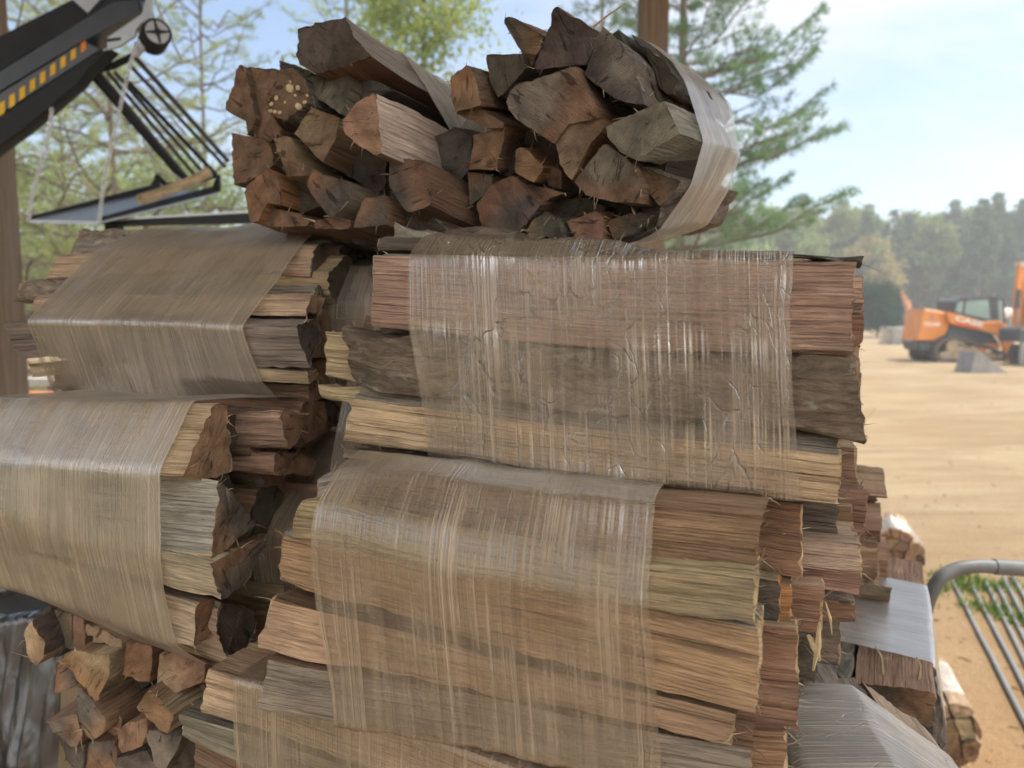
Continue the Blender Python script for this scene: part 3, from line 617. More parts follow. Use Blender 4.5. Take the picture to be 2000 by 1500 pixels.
# ---- right, behind the nearest ones: ragged log ends
b = Bundle('firewood bundle below the large pink one, uneven reddish log ends stepping out right', PT(.1, .78, 1.26), AX); b.n = NN
def rq(c, xr, t, bt, side, end, **k):
    xl = 1120; dy = (np.max(xr) - xl) * .10; b.quad(c, xl, t - dy, bt - dy, xr, t, bt, side, end, fib=k.pop('fib', 40), **k)
rq(.66, (1566, 1562), 985, 1122, ['brown', 'brown', 'brown', 'greydark'], ('tan', 'brown'))
rq(.73, (1640, 1632), 975, 1056, ['greydark', 'brown'], ('grey', 'brown'))
rq(.70, (1678, 1684), 1060, 1118, ['pinkpale', 'pink', 'brown', 'pinkpale'], ('tan', 'brown'), fib=70)
rq(.71, (1684, 1676), 1116, 1160, ['pink', 'brown'], ('tan', 'brown'), fib=70)
rq(.68, (1607, 1600), 1150, 1236, ['red', 'red', 'brown', 'pinkpale'], ('orange', 'tan'))
rq(.625, (1522, 1520), 1128, 1226, ['barkdark', 'bark'], ('orange', 'tan'), fib=60)
rq(.635, (1545, 1542), 1140, 1224, ['orange', 'brown'], ('tan', 'orange'))
rq(.80, (1692, 1690), 968, 1056, ['red', 'brown'], ('brown', 'red'))
rq(.84, (1668, 1676), 872, 970, ['red', 'tan'], ('tan', 'brown'))
rq(.77, (1664, 1660), 990, 1058, ['brown', 'brown', 'brown', 'pink'], ('brown', 'brown'))
rq(.74, (1670, 1664), 1176, 1222, ['brown', 'bark'], ('brown', 'tan'), fib=70)
rq(.80, (1640, 1640), 1200, 1300, ['bark', 'bark'], ('dark', 'brown'))
rq(.78, (1590, 1590), 1235, 1330, ['barkdark', 'bark'], ('dark', 'dark'))
b.fill([(.82, 1.22), (1.0, 1.22), (1.0, 1.46), (.82, 1.46)], AX * -.39, .40, .08, ['brown', 'red', 'bark', 'tan'], ['brown', 'tan'], u=NN, w=UP, fib=12)
b.wrap(-.33, -.08, FILM_DUSTY)
for (x, y, x2, y2, r_) in ((1600, 1215, 1588, 1310, .003), (1578, 1240, 1600, 1290, .004), (1612, 1175, 1625, 1240, .0012)):
    sp = MB(); sp.tube([PT(0, 0, 0) + on_plane(x, y, NN, .66) - b.base, on_plane((x + x2) / 2 + 3, (y + y2) / 2, NN, .655) - b.base, on_plane(x2, y2, NN, .66) - b.base], [r_ * .4, r_, r_ * .3], WSPL if 'WSPL' in globals() else knob, 5); sp.build('splinter', b.root)
# ---- right, bright film, running away from us
a10 = nrm((.434, .896, .06))
b = Bundle('firewood bundle at the right of the pile, flat top under shining silvery film', np.array([.45, .95, 1.0]), a10)
o10 = np.array([.511, .90, 1.14]); u10 = b.e1
def wf(pq, side, end, L=.47, sb=0., **k):
    A = np.array([o10 + u10 * p + b.e2 * q + b.a * sb for p, q in pq]); b.put(A, A + b.a * L, side, end, **k)
wf([(-.088, -.004), (0, -.002), (.002, -.045), (-.05, -.07), (-.086, -.05)], ['pink', 'pink', 'red', 'brown'], ('dark', 'brown'), fib=30)
wf([(-.155, .0), (-.092, -.003), (-.09, -.06), (-.15, -.06)], ['barkgrey', 'bark', 'bark', 'bark'], ('dark', 'greydark'), rough=1.2)
wf([(-.24, -.008), (-.158, -.002), (-.155, -.06), (-.23, -.07)], ['grey', 'bark', 'bark', 'bark'], ('dark', 'greydark'), sb=-.01)
wf([(-.06, -.075), (.0, -.05), (.018, -.10), (.01, -.16), (-.06, -.15)], ['bark', 'barkdark', 'barkdark', 'bark'], ('dark', 'greydark'), sb=-.02, rough=1.8, fib=30)
wf([(-.15, -.065), (-.065, -.08), (-.065, -.16), (-.15, -.16)], ['bark', 'bark'], ('dark', 'dark'), sb=.02)
wf([(-.24, -.075), (-.155, -.065), (-.155, -.16), (-.23, -.16)], ['brown', 'bark'], ('brown', 'dark'), sb=.01)
wf([(-.22, -.165), (-.10, -.165), (-.09, -.24), (-.2, -.24)], ['brown', 'bark'], ('brown', 'dark'))
wf([(-.09, -.165), (.01, -.165), (.0, -.25), (-.08, -.24)], ['brown', 'bark'], ('brown', 'dark'))
s10 = b.a @ o10
b.wrap(s10 + .075, s10 + .36, FILM_SKYSHEEN, ripple=.9)
for (p_, q_, d_) in ((-.055, .0, (-.012, -.0, .035)), (-.015, .0, (-.006, -.004, .03))):
    tw = MB(); p = o10 + u10 * p_ + b.a * .03 - b.base; tw.tube([p - np.array([0, 0, .004]), p + np.array(d_) * .6 + np.array([.004, 0, 0]), p + np.array(d_)], [.0022, .0016, .0008], knob, 5); tw.build('splinter', b.root)
# ---- right front corner, film and pale split facing up
a9 = nrm((.10, .99, .0))
b = Bundle('lower right firewood bundle, ridged white film over flat grey and pale pink logs', np.array([.33, .68, 1.08]), a9)
o9 = np.array([.35, .46, 1.208])
def wf9(pq, side, end, L=.43, sb=0., **k):
    A = np.array([o9 + b.e1 * p + b.e2 * q + b.a * sb for p, q in pq]); b.put(A, A + b.a * L, side, end, **k)
wf9([(-.125, .012), (-.045, .012), (-.045, -.05), (-.12, -.06)], ['grey', 'bark', 'bark', 'bark'], ('grey', 'dark'))
wf9([(-.043, -.006), (-.012, -.004), (-.014, -.05), (-.043, -.05)], ['grey', 'bark', 'bark', 'bark'], ('grey', 'dark'), L=.36)
wf9([(-.010, -.004), (.052, -.050), (.050, -.10), (-.008, -.07)], ['pinkpale', 'pink', 'brown', 'brown'], ('pinkpale', 'brown'), L=.345, fib=40)
wf9([(-.12, -.065), (-.012, -.06), (-.01, -.14), (-.12, -.14)], ['brown', 'bark'], ('brown', 'dark'))
wf9([(-.006, -.075), (.05, -.105), (.045, -.17), (-.006, -.15)], ['brown', 'bark'], ('brown', 'dark'), L=.4)
wf9([(.055, -.10), (.085, -.12), (.08, -.17), (.05, -.17)], ['bark', 'barkdark'], ('brown', 'dark'), L=.42, rough=1.7)
s9 = b.a @ o9
b.wrap(s9 + .02, s9 + .275, FILM_WHITE, ripple=1.6)
# ---- generic bundles, packed from irregular split pieces
def gen(label, ctr, axis, L, r, film, s0, s1, tints, ends, sp=.075, group=GRP, seed=0, **k):
    axis = nrm(axis); g = Bundle(label, np.asarray(ctr) - np.array([0, 0, r]), axis, group, **{q: k.pop(q) for q in ('ds', 'dl') if q in k})
    g.seed += seed
    n = 9; reg = [(r * (1 + .12 * math.sin(i * 2.3 + seed)) * math.cos(2 * math.pi * i / n + .3), r * .92 * (1 + .1 * math.cos(i * 1.7 + seed)) * math.sin(2 * math.pi * i / n + .3)) for i in range(n)]
    g.fill(reg, np.asarray(ctr) - axis * L / 2, L, sp, tints, ends, **k)
    m = g.a @ np.asarray(ctr)
    if film: g.wrap(m + s0, m + s1, film)
    return g
MIXT = ['brown', 'tan', 'pink', 'bark', 'grey', 'red']; MIXE = ['brown', 'tan', 'dark', 'greydark', 'orange']
gen('firewood bundle in whitish film peeping out behind the right end of the large one', (.205, 1.0, 1.55), AX, .40, .118, FILM_BRIGHT, -.13, .192, MIXT, ['dark', 'brown'], fib=3)
gen('small sunlit firewood bundle on the sand behind the pile, log ends towards us', G(1742, 1112) + np.array([0, 0, .16]), (.35, .93, 0), .40, .155, FILM_BRIGHT, -.17, .1, MIXT, ['brown', 'dark', 'brown'], fib=3, seed=3, ds=.012, dl=.03)
gen('sunlit cream firewood bundle on the ground beside the steel rods, mostly hidden', G(1815, 1450) + np.array([0, 0, .135]), (.3, .95, 0), .40, .135, FILM_BRIGHT, -.10, .15, ['cream', 'yellow', 'tan'], ['tan', 'brown'], fib=3, seed=5, ds=.012, dl=.03)
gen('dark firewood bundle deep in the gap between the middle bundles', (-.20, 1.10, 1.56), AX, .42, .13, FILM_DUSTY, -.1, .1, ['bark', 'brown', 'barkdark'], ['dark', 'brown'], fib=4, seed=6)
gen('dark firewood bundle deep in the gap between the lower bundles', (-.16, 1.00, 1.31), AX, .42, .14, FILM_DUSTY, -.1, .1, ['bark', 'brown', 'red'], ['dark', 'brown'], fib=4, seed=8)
gen('firewood bundle behind the bright silvery one, sides in the open light', (.42, 1.32, 1.22), AX, .40, .13, FILM_DUSTY, -.14, .14, MIXT, MIXE, fib=4, seed=9, ds=.009)
gen('firewood bundle in shining film behind the black sheet at the left', P(10, 1165, 1.5), (.8, .6, 0), .44, .10, FILM_BRIGHT, -.16, .17, MIXT, ['tan', 'orange'], fib=3, seed=11, ds=.01)
# the layers that carry what the picture shows, down to the ground
LOWL = 'firewood bundle in the lower layers that carry the pile'
lowp = [gen(LOWL, (0, 0, .125), AX, .42, .128, FILM_DUSTY, -.15, .15, MIXT, MIXE, sp=.085, fib=2, seed=21 + q, ds=.012, dl=.05) for q in range(2)]
spots = [(x, y, z_) for z_ in (.0, .26, .52, .78) for x, y in ((-.62, 1.02), (-.12, .90), (-.30, 1.18), (.28, .93), (.42, 1.20)) if not (z_ > .7 and (x > .2 or x < -.5))]
for i, (x, y, z_) in enumerate(spots):
    p_ = lowp[i % 2].root
    if i < 2: o = p_
    else:
        o = p_.copy(); COL.objects.link(o)
        for ch in p_.children: c_ = ch.copy(); COL.objects.link(c_); c_.parent = o
    o.location = (x, y, z_)
# ============================================================ light, sky, camera
TOSUN = nrm((.52, .16, 1.0))
sun = bpy.data.lights.new('sun', 'SUN'); sun.energy = 3.2; sun.angle = math.radians(.5); sun.color = (1, .94, .84)
so = bpy.data.objects.new('sun', sun); COL.objects.link(so); so.rotation_euler = Vector(-TOSUN).to_track_quat('-Z', 'Y').to_euler(); so.location = (6, 2, 12)
w = bpy.data.worlds.new('World'); SC.world = w; w.use_nodes = True; nt = w.node_tree; N = NT(nt)
bg = nt.nodes['Background']; bg.inputs[1].default_value = .11
sky = N.n('TexSky', sky_type='NISHITA', sun_disc=False); sky.sun_elevation = math.asin(TOSUN[2]); sky.sun_rotation = math.atan2(TOSUN[0], TOSUN[1]); sky.air_density = 1.0; sky.dust_density = .6; sky.ozone_density = 1.2
tc = N.n('TexCoord').outputs['Generated']
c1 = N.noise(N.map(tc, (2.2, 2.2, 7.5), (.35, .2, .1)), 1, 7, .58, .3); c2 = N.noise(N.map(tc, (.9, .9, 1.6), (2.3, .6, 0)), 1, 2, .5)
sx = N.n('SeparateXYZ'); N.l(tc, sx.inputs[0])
cov = N.math('ADD', N.math('MULTIPLY', c1, .75), N.math('ADD', N.math('MULTIPLY', c2, .25), N.math('ADD', N.rng(sx.outputs[0], -.3, .5, -.09, .12), N.rng(sx.outputs[1], .1, -.5, 0, .22))))  # cloud cover raised behind the camera, added to whiten the fill light
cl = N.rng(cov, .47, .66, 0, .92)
cb = N.n('Mix', data_type='RGBA'); cb.inputs[6].default_value = (5.0, 5.05, 5.1, 1); cb.inputs[7].default_value = (15, 14.6, 13.6, 1); N.l(N.rng(sx.outputs[1], .05, -.45, 0, 1), cb.inputs[0])     # brighter cloud added to the unseen sky behind the camera, fills the pile front
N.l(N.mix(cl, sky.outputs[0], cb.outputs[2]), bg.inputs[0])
SC.view_settings.view_transform = 'Standard'; SC.view_settings.look = 'None'; SC.view_settings.exposure = .98
cam = bpy.data.cameras.new('camera'); co = bpy.data.objects.new('camera', cam); COL.objects.link(co); SC.camera = co
co.location = EYE; co.rotation_euler = (math.radians(90) - PITCH, 0, 0); cam.sensor_width = 36; cam.lens = 36 * F / 2000; cam.clip_end = 3000; cam.clip_start = .02
cam.dof.use_dof = True; cam.dof.focus_distance = .70; cam.dof.aperture_fstop = cam.lens / 4.1
SC.cycles.transparent_max_bounces = 24; SC.cycles.max_bounces = 8; SC.cycles.use_denoising = True
# ============================================================ ground
def fast_mesh(name, V, Q, mats, mi=None, uv=None, smooth=False):
    V = np.asarray(V, np.float32); Q = np.asarray(Q, np.int32); k = Q.shape[1]; me = bpy.data.meshes.new(name)
    me.vertices.add(len(V)); me.vertices.foreach_set('co', V.ravel()); me.loops.add(Q.size); me.loops.foreach_set('vertex_index', Q.ravel())
    me.polygons.add(len(Q)); me.polygons.foreach_set('loop_start', np.arange(0, Q.size, k, dtype=np.int32))
    for m in mats: me.materials.append(m)
    if mi is not None: me.polygons.foreach_set('material_index', np.asarray(mi, np.int32))
    if smooth: me.polygons.foreach_set('use_smooth', np.ones(len(Q), bool))
    me.update(calc_edges=True); me.validate(); return me
def mat_ground():
    m, nt, b = new_mat('sandy_dirt'); N = NT(nt); set_b(b, .95, .1); tc = N.n('TexCoord').outputs['Object']
    n1 = N.noise(tc, .35, 5, .6, .4); n2 = N.noise(N.map(tc, (.5, 2.2, 1)), 1, 6, .62, .5); n3 = N.noise(tc, 26, 5, .7); n4 = N.noise(tc, 160, 2, .6)
    c = N.mix(N.rng(n1, .35, .65, 0, 1), (.35, .26, .155), (.43, .335, .215))
    c = N.mix(N.rng(n2, .42, .64, 0, .75), c, (.28, .19, .11))
    red = N.n('SeparateXYZ'); N.l(tc, red.inputs[0])
    c = N.mix(N.math('MULTIPLY', N.rng(red.outputs[1], 6, 3, 0, .65), N.rng(n1, .3, .6, .6, 1)), c, (.37, .215, .10))
    c = N.mix(N.rng(n3, .52, .70, 0, .6), c, (.28, .19, .11)); c = N.mix(N.rng(n4, .62, .70, 0, .5), c, (.62, .55, .44))
    c = N.mix(N.math('MULTIPLY', N.rng(red.outputs[0], 0, -4, 0, .8), N.rng(n2, .4, .6, 0, 1)), c, (.16, .19, .07))
    N.l(c, b.inputs['Base Color']); N.bump(N.math('ADD', n3, N.math('MULTIPLY', n4, .4)), .9, .03, b); return m
GM = mat_ground()
def gh(x, y):
    d = np.sqrt(x * x + y * y); k = np.clip((d - 1.5) / 5, 0, 1) * np.clip((60 - d) / 30, 0, 1)
    return k * (fbm(x * 1.1, y * 1.6, 5, 4) * .07 + fbm(x * .25, y * .5, 9, 2) * .16 - .02) + np.clip((6 - d) / 6, 0, 1) * fbm(x * 9, y * 9, 3, 3) * .02
ux = np.concatenate([np.linspace(-900, -60, 8)[:-1], np.linspace(-60, -16, 30)[:-1], np.linspace(-16, 26, 240), np.linspace(26, 70, 30)[1:], np.linspace(70, 900, 8)[1:]])
uy = np.concatenate([np.linspace(-300, -8, 8)[:-1], np.linspace(-8, 1, 12)[:-1], np.linspace(1, 40, 260), np.linspace(40, 100, 30)[1:], np.linspace(100, 1500, 8)[1:]])
X, Y = np.meshgrid(ux, uy); V = np.stack([X, Y, gh(X, Y)], -1).reshape(-1, 3); nx = len(ux); ny = len(uy)
ii = (np.arange(ny - 1)[:, None] * nx + np.arange(nx - 1)[None, :]).ravel()
tag(add('ground', fast_mesh('ground', V, np.stack([ii, ii + 1, ii + nx + 1, ii + nx], 1), [GM], smooth=True)), kind='structure')
def on_ground(px, py):
    p = G(px, py); p[2] = float(gh(p[0], p[1])); return p
# ============================================================ barn
def mat_post():
    m, nt, b = new_mat('post_wood'); N = NT(nt); set_b(b, .85, .2); tc = N.n('TexCoord').outputs['Object']
    n1 = N.noise(N.map(tc, (60, 60, 2)), 1, 5, .65, .3); n2 = N.noise(N.map(tc, (8, 8, 1.2)), 1, 4, .6)
    c = N.mix(N.rng(n1, .3, .7, 0, 1), (.13, .095, .072), (.26, .20, .15)); c = N.mix(N.rng(n2, .5, .68, 0, .6), c, (.22, .2, .18))
    N.l(c, b.inputs['Base Color']); N.bump(n1, .6, .006, b); return m
PM = mat_post(); TIN = simple('barn_tin', (.42, .43, .44), .45, .5, .6, .1, 3)
bx = (1265 - 1000) / F * 4.25
barn = empty('pole_barn', (bx, 4.25, 0), 'open pole barn over the firewood, weathered square timber posts at its far edge', 'barn')
for (x, y) in ((bx, 4.25), (-2.655, 4.05), (bx, -1.0), (-2.73, -1.0)):
    m = MB(); q = .07; pts = np.array([(-q, -q, 0), (q, -q, 0), (q, q, 0), (-q, q, 0)], float)
    m.prism(pts, (0, 0, 3.75), PM, ch=.006); m.build('post', barn, (x - bx, y - 4.25, 0))
m = MB(); X0, X1, Y0, Y1 = -6.5, 2.2, -1.2, 4.6
n_ = 120
for k in range(n_):
    pass
xs = np.linspace(X0, X1, 241); zz = 3.80 + .018 * (np.abs((np.arange(241) % 6) - 3) / 3)
V = [(x - bx, y - 4.25, z + (Y1 - y) * .05) for y in (Y0, Y1) for x, z in zip(xs, zz)] + [(x - bx, y - 4.25, z + .006 + (Y1 - y) * .05) for y in (Y0, Y1) for x, z in zip(xs, zz)]
m.raw(V, [(i, i + 1, 241 + i + 1, 241 + i) for i in range(240)] + [(482 + i, 482 + 241 + i, 482 + 241 + i + 1, 482 + i + 1) for i in range(240)], TIN); m.build('roof', barn, sharp=None)
m = MB()
for y in np.linspace(Y0 + .2, Y1 - .3, 6): m.box(((X0 + X1) / 2 - bx, y - 4.25, 3.74 + (Y1 - y) * .05), (X1 - X0, .05, .10), PM)
m.build('purlin', barn)
# ============================================================ things near the pile at the right
STEEL = simple('galvanised_steel', (.24, .245, .25), .5, .5, .5, .15, 30); DKSTEEL = simple('grey_pipe', (.14, .145, .15), .55, .4, .2, .15, 25)
m = MB(); pts = [P(1790, 1420, 1.72), P(1796, 1300, 1.66), P(1806, 1200, 1.60), P(1830, 1138, 1.58), P(1862, 1114, 1.58), P(1905, 1106, 1.58), P(1940, 1107, 1.58), P(2010, 1111, 1.58), P(2140, 1120, 1.60), P(2300, 1135, 1.64)]
base = pts[0].copy(); base[2] = 0; pts = [base] + pts
def smooth_pts(p, n=6):
    p = np.array(p); out = []
    for i in range(len(p) - 1):
        a = p[max(i - 1, 0)]; b_ = p[i]; c = p[i + 1]; d = p[min(i + 2, len(p) - 1)]
        for t in np.linspace(0, 1, n, endpoint=False): out.append(.5 * (2 * b_ + (c - a) * t + (2 * a - 5 * b_ + 4 * c - d) * t * t + (3 * b_ - a - 3 * c + d) * t ** 3))
    out.append(p[-1]); return np.array(out)
pr = empty('bent_pipe_rail', base, 'grey steel pipe rail bending over to the right behind the silvery bundle', 'pipe rail')
sp = smooth_pts(pts); sl = P(1942, 1107, 1.58)
m.tube(sp - base, .0145, DKSTEEL, 14); m.build('pipe', pr, sharp=None)
m = MB(); m.tube([sl - base, P(2020, 1111.5, 1.58) - base, P(2138, 1120, 1.60) - base], .0165, DKSTEEL, 14); m.build('sleeve', pr)
e = P(2300, 1135, 1.64); m = MB(); m.tube([e - base, np.array([e[0] + .05, e[1], e[2] - .1]) - base, np.array([e[0] + .07, e[1], 0]) - base], .0145, DKSTEEL, 12); m.build('far_leg', pr)
rods = [((1868, 1152), (2010, 1430), 'leftmost long steel rod on the orange sand, nearest the firewood pile'), ((1906, 1160), (2010, 1362), 'second long steel rod from the firewood pile on the orange sand'), ((1932, 1150), (2010, 1312), 'third long steel rod from the firewood pile, crossing a grass tuft'),
        ((1952, 1152), (2010, 1268), 'fourth long steel rod from the firewood pile'), ((1966, 1140), (2010, 1225), 'fifth long steel rod from the firewood pile'), ((1982, 1132), (2014, 1190), 'steel rod farthest right on the sand, cut by the picture edge')]
for k, (a, c, lb) in enumerate(rods):
    A = on_ground(*a); C = on_ground(*c); d = nrm(C - A); A = A - d * .12; C = C + d * 1.2; nseg = 9; r_ = .011
    pp = [A + (C - A) * t for t in np.linspace(0, 1, nseg)]
    for q in pp: q[2] = max(float(gh(q[0], q[1])) + r_, .0)
    m = MB(); m.tube(np.array(pp) - A, r_, STEEL, 10); tag(m.build('steel_rod', None, A, sharp=None), lb, 'steel rod', 'steel rods lying on the sand')
GRM = simple('grass_blade', (.13, .22, .04), .7, .2, 0, .3, 40)
def tufts(name, spots, n, hgt, spread, seed, label=None):
    r = np.random.default_rng(seed); V = []; Q = []
    for (x, y) in spots:
        for _ in range(n):
            a = r.normal(0, spread, 2); p = np.array([x + a[0] * 1.5, y + a[1], 0]); p[2] = float(gh(p[0], p[1])) - .005
            th = r.random() * 6.28; lean = (r.random(2) - .5) * hgt * 1.1; w_ = np.array([math.cos(th), math.sin(th), 0]) * .004; h_ = hgt * (.4 + .8 * r.random())
            t_ = p + np.array([lean[0], lean[1], h_]); mid = p + np.array([lean[0] * .35, lean[1] * .35, h_ * .6]); k = len(V)
            V += [p - w_, p + w_, mid + w_ * .8, mid - w_ * .8, t_ + w_ * .15, t_ - w_ * .15]; Q += [(k, k + 1, k + 2, k + 3), (k + 3, k + 2, k + 4, k + 5)]
    return tag(add(name, fast_mesh(name, V, Q, [GRM])), kind='stuff')
gs = [tuple(G(x, y)[:2]) for x, y in ((1838, 1118), (1862, 1140), (1880, 1128), (1900, 1140), (1925, 1148), (1950, 1138), (1930, 1185), (1945, 1190), (1990, 1200), (1846, 1150), (1996, 1212))]
tufts('grass', gs, 90, .05, .06, 3)
# chips of bark and stones scattered on the sand
chm = simple('bark_chip', (.22, .14, .08), .9, .1, 0, .4, 9); r = np.random.default_rng(12); V = []; Q = []
for _ in range(900):
    px = 1500 + 700 * r.random(); py = 720 + 900 * r.random() ** .8; p = on_ground(px, py); s_ = (.004 + .018 * r.random() ** 3) * (1 + p[1] * .06); R_ = np.array(Euler((r.random() * .6, r.random() * .6, r.random() * 6)).to_matrix())
    q = np.array([(-1, -.5, 0), (.2, -.7, .1), (1.2, .1, 0), (.1, .6, .12), (0, 0, .5)]) * s_ @ R_.T + p; k = len(V); V += list(q); Q += [(k, k + 1, k + 4), (k + 1, k + 2, k + 4), (k + 2, k + 3, k + 4), (k + 3, k, k + 4)]
tag(add('wood_chips', fast_mesh('wood_chips', V, Q, [chm])), kind='stuff')
# ============================================================ black plastic sheet, lower left
def mat_sheet():
    m, nt, b = new_mat('black_plastic'); N = NT(nt); set_b(b, .24, 1.); uv = N.n('UVMap').outputs[0]
    b.inputs['Base Color'].default_value = (.03, .03, .034, 1)
    n = N.math('ADD', N.noise(N.map(uv, (11, 5, 1)), 1, 3, .5, .8), N.math('MULTIPLY', N.noise(N.map(uv, (50, 14, 1)), 1, 2, .5, .6), .10)); N.bump(n, .6, .04, b); return m
gx, gy = np.meshgrid(np.linspace(0, 1, 90), np.linspace(0, 1, 110)); A = P(-260, 1200, 1.32); Bq = P(160, 1200, 1.22); wdt = np.linalg.norm(Bq - A); ex = (Bq - A) / wdt
ny_ = np.array([ex[1], -ex[0], 0]); ht = 1.15
fold = fbm(gx * 9 + gy * 2, gy * 4, 21, 4) * .075 + fbm(gx * 22, gy * 5, 22, 3) * .03; prof = np.where(gy < .08, -(.08 - gy) * 2.5, 0)
Vs = A + ex * (gx * wdt)[..., None] + ny_ * (fold + prof + gy * .30)[..., None] + np.array([0, 0, -1.]) * (np.maximum(gy - .08, 0) * ht / .92 - .0 + .012 * np.sin(gx * 5))[..., None] - np.array([0, 0, 0])
ii = (np.arange(109)[:, None] * 90 + np.arange(89)[None, :]).ravel(); Vf = Vs.reshape(-1, 3); back = Vf - ny_ * .002
nV = len(Vf); Qf = np.stack([ii, ii + 1, ii + 91, ii + 90], 1)
me = fast_mesh('sheet', np.concatenate([Vf, back]) - A, np.concatenate([Qf, Qf[:, ::-1] + nV]), [mat_sheet()], smooth=True)
ul = me.uv_layers.new(name='UVMap'); li = np.zeros(len(me.loops), np.int32); me.loops.foreach_get('vertex_index', li); uvv = np.stack([gx.ravel() * wdt, gy.ravel() * ht], 1); uvv = np.concatenate([uvv, uvv]); ul.data.foreach_set('uv', uvv[li].astype(np.float32).ravel())
tag(add('plastic_sheet', me, None, A), 'crinkled glossy black plastic sheet hanging at the lower left edge', 'plastic sheet')
# ============================================================ firewood conveyor, upper left
BLK = simple('black_paint', (.016, .018, .023), .6, .3, 0, .25, 14); NAVY = simple('dark_paint', (.035, .042, .06), .35, .5, 0, .2, 10); YEL = simple('yellow_decal', (.75, .45, .03), .5, .3); ORA = simple('orange_decal', (.75, .25, .03), .5, .3)
PLT = simple('bare_steel', (.42, .44, .48), .35, .5, .5, .12, 12); RUB = simple('black_rubber', (.02, .02, .022), .75, .2)
YC = 3.0; zc = lambda x, y, Yq=YC: P(x * .29333, y * .29333, Yq)
cv = empty('firewood_conveyor', zc(700, 1500, 3.3) * np.array([1, 1, 0]), 'black firewood conveyor with yellow dashes on its boom, rising in from the upper left', 'conveyor')
cb = np.array(cv.location)
def cp(name, poly, Yq, dep, mat, ch=.004, parent=None, mb=None):
    m = mb or MB(); m.prism([zc(x, y, Yq) - cb for x, y in poly], (0, dep, 0), mat, ch)
    return m if mb else m.build(name, parent or cv)
cp('upper_channel', [(-500, 480), (0, 235), (475, -5), (760, -150), (1000, -150), (760, 5), (0, 468), (-500, 770)], 3.0, .12, BLK, .008)
cp('side_plate', [(-500, 775), (0, 471), (762, 0), (925, -10), (946, 74), (560, 268), (0, 604), (-500, 910)], 2.985, .12, NAVY, .008)
cp('decal_strip', [(-500, 915), (0, 610), (560, 275), (672, 325), (0, 762), (-500, 1088)], 2.993, .10, simple('slate_paint', (.075, .085, .105), .4, .5), .006)
cp('lower_flange', [(-500, 1095), (0, 768), (672, 330), (735, 322), (600, 445), (520, 552), (150, 872), (0, 972), (-500, 1330)], 2.98, .07, BLK, .01)
m = MB()
for k in range(-6, 9):
    cx = 12 + k * 68.5 - k * .6; cy = 722 - k * 51.5; wd = 19 - .35 * k; h_ = 46 - 1.2 * k
    m.prism([zc(x, y, 2.991) - cb for x, y in ((cx - wd, cy - h_ + 14), (cx + wd, cy - h_ - 8), (cx + wd, cy + h_ - 18), (cx - wd, cy + h_ + 8))], (0, .0015, 0), ORA if k == 8 else YEL)
m.build('yellow_dashes', cv)
cp('head_bracket', [(712, 252), (946, 90), (985, -60), (1010, -60), (1010, 125), (945, 150), (905, 200), (900, 242), (790, 312), (712, 332)], 2.975, .012, PLT, .002)
cp('bracket_slot', [(712, 258), (800, 248), (800, 264), (712, 276)], 2.971, .004, BLK, 0)
cp('gusset', [(478, -8), (700, -120), (740, -80), (582, 88)], 2.99, .012, PLT, .002)
cp('lug', [(884, 285), (930, 255), (975, 300), (905, 380), (880, 360)], 2.965, .02, PLT, .003)
pu = empty_ = None
c0 = zc(1047, 215, 2.93); ax_ = nrm((.55, -.82, .05)); m = MB(); R_ = .0485
m.tube([c0 - cb - ax_ * .10, c0 - cb], R_ * 1.04, RUB, 28); po = m.build('tail_pulley', cv)
m = MB(); e1 = nrm(np.cross(ax_, (0, 0, 1))); e2 = np.cross(ax_, e1)
for q in range(24):
    a0, a1 = q * math.tau / 24, (q + 1) * math.tau / 24
    pr_ = lambda a, r_: c0 - cb + ax_ * .003 + (e1 * math.cos(a) + e2 * math.sin(a)) * r_
    m.raw([pr_(a0, R_ * .84), pr_(a1, R_ * .84), pr_(a1, R_ * .2), pr_(a0, R_ * .2)], [(0, 1, 2, 3), (3, 2, 1, 0)], PLT)
m.build('pulley_face', po)
m = MB()
for q in range(4):
    a = q * math.pi / 2 + .2; d = e1 * math.cos(a) + e2 * math.sin(a); m.tube([c0 - cb + ax_ * .006, c0 - cb + ax_ * .006 + d * R_ * .8], [.007, .0035], BLK, 6)
m.tube([c0 - cb, c0 - cb + ax_ * .012], .012, BLK, 12); m.build('pulley_spokes', po)
RAIL = simple('dark_rail', (.05, .05, .06), .5, .4)
# slatted chute hanging from the head
rails = [((612, 482), (1232, 1195), .020, BLK), ((662, 482), (1255, 1195) , .008, RAIL), ((715, 478), (1310, 1182) , .008, RAIL), ((762, 478), (1380, 1180) , .008, RAIL), ((830, 520), (1440, 1165), .009, BLK), ((870, 440), (1500, 1112) , .008, RAIL), ((897, 378), (1520, 1075), .010, RAIL)]
for (a, c, rr, mt) in rails:
    m = MB(); m.tube([zc(*a, 3.10) - cb, zc((a[0] + c[0]) / 2, (a[1] + c[1]) / 2, 3.25) - cb, zc(*c, 3.42) - cb], rr, mt, 8); m.build('chute_rail', cv)
m = MB(); m.tube([zc(605, 475, 3.08) - cb, zc(750, 440, 3.08) - cb, zc(905, 365, 3.08) - cb], .014, BLK, 8); m.build('chute_crossbar', cv); m = MB(); m.tube([zc(1040, 1170, 3.42) - cb, zc(1110, 1235, 3.42) - cb, zc(1240, 1225, 3.42) - cb, zc(1440, 1165, 3.42) - cb], .012, BLK, 8); m.build('chute_crossbar', cv)
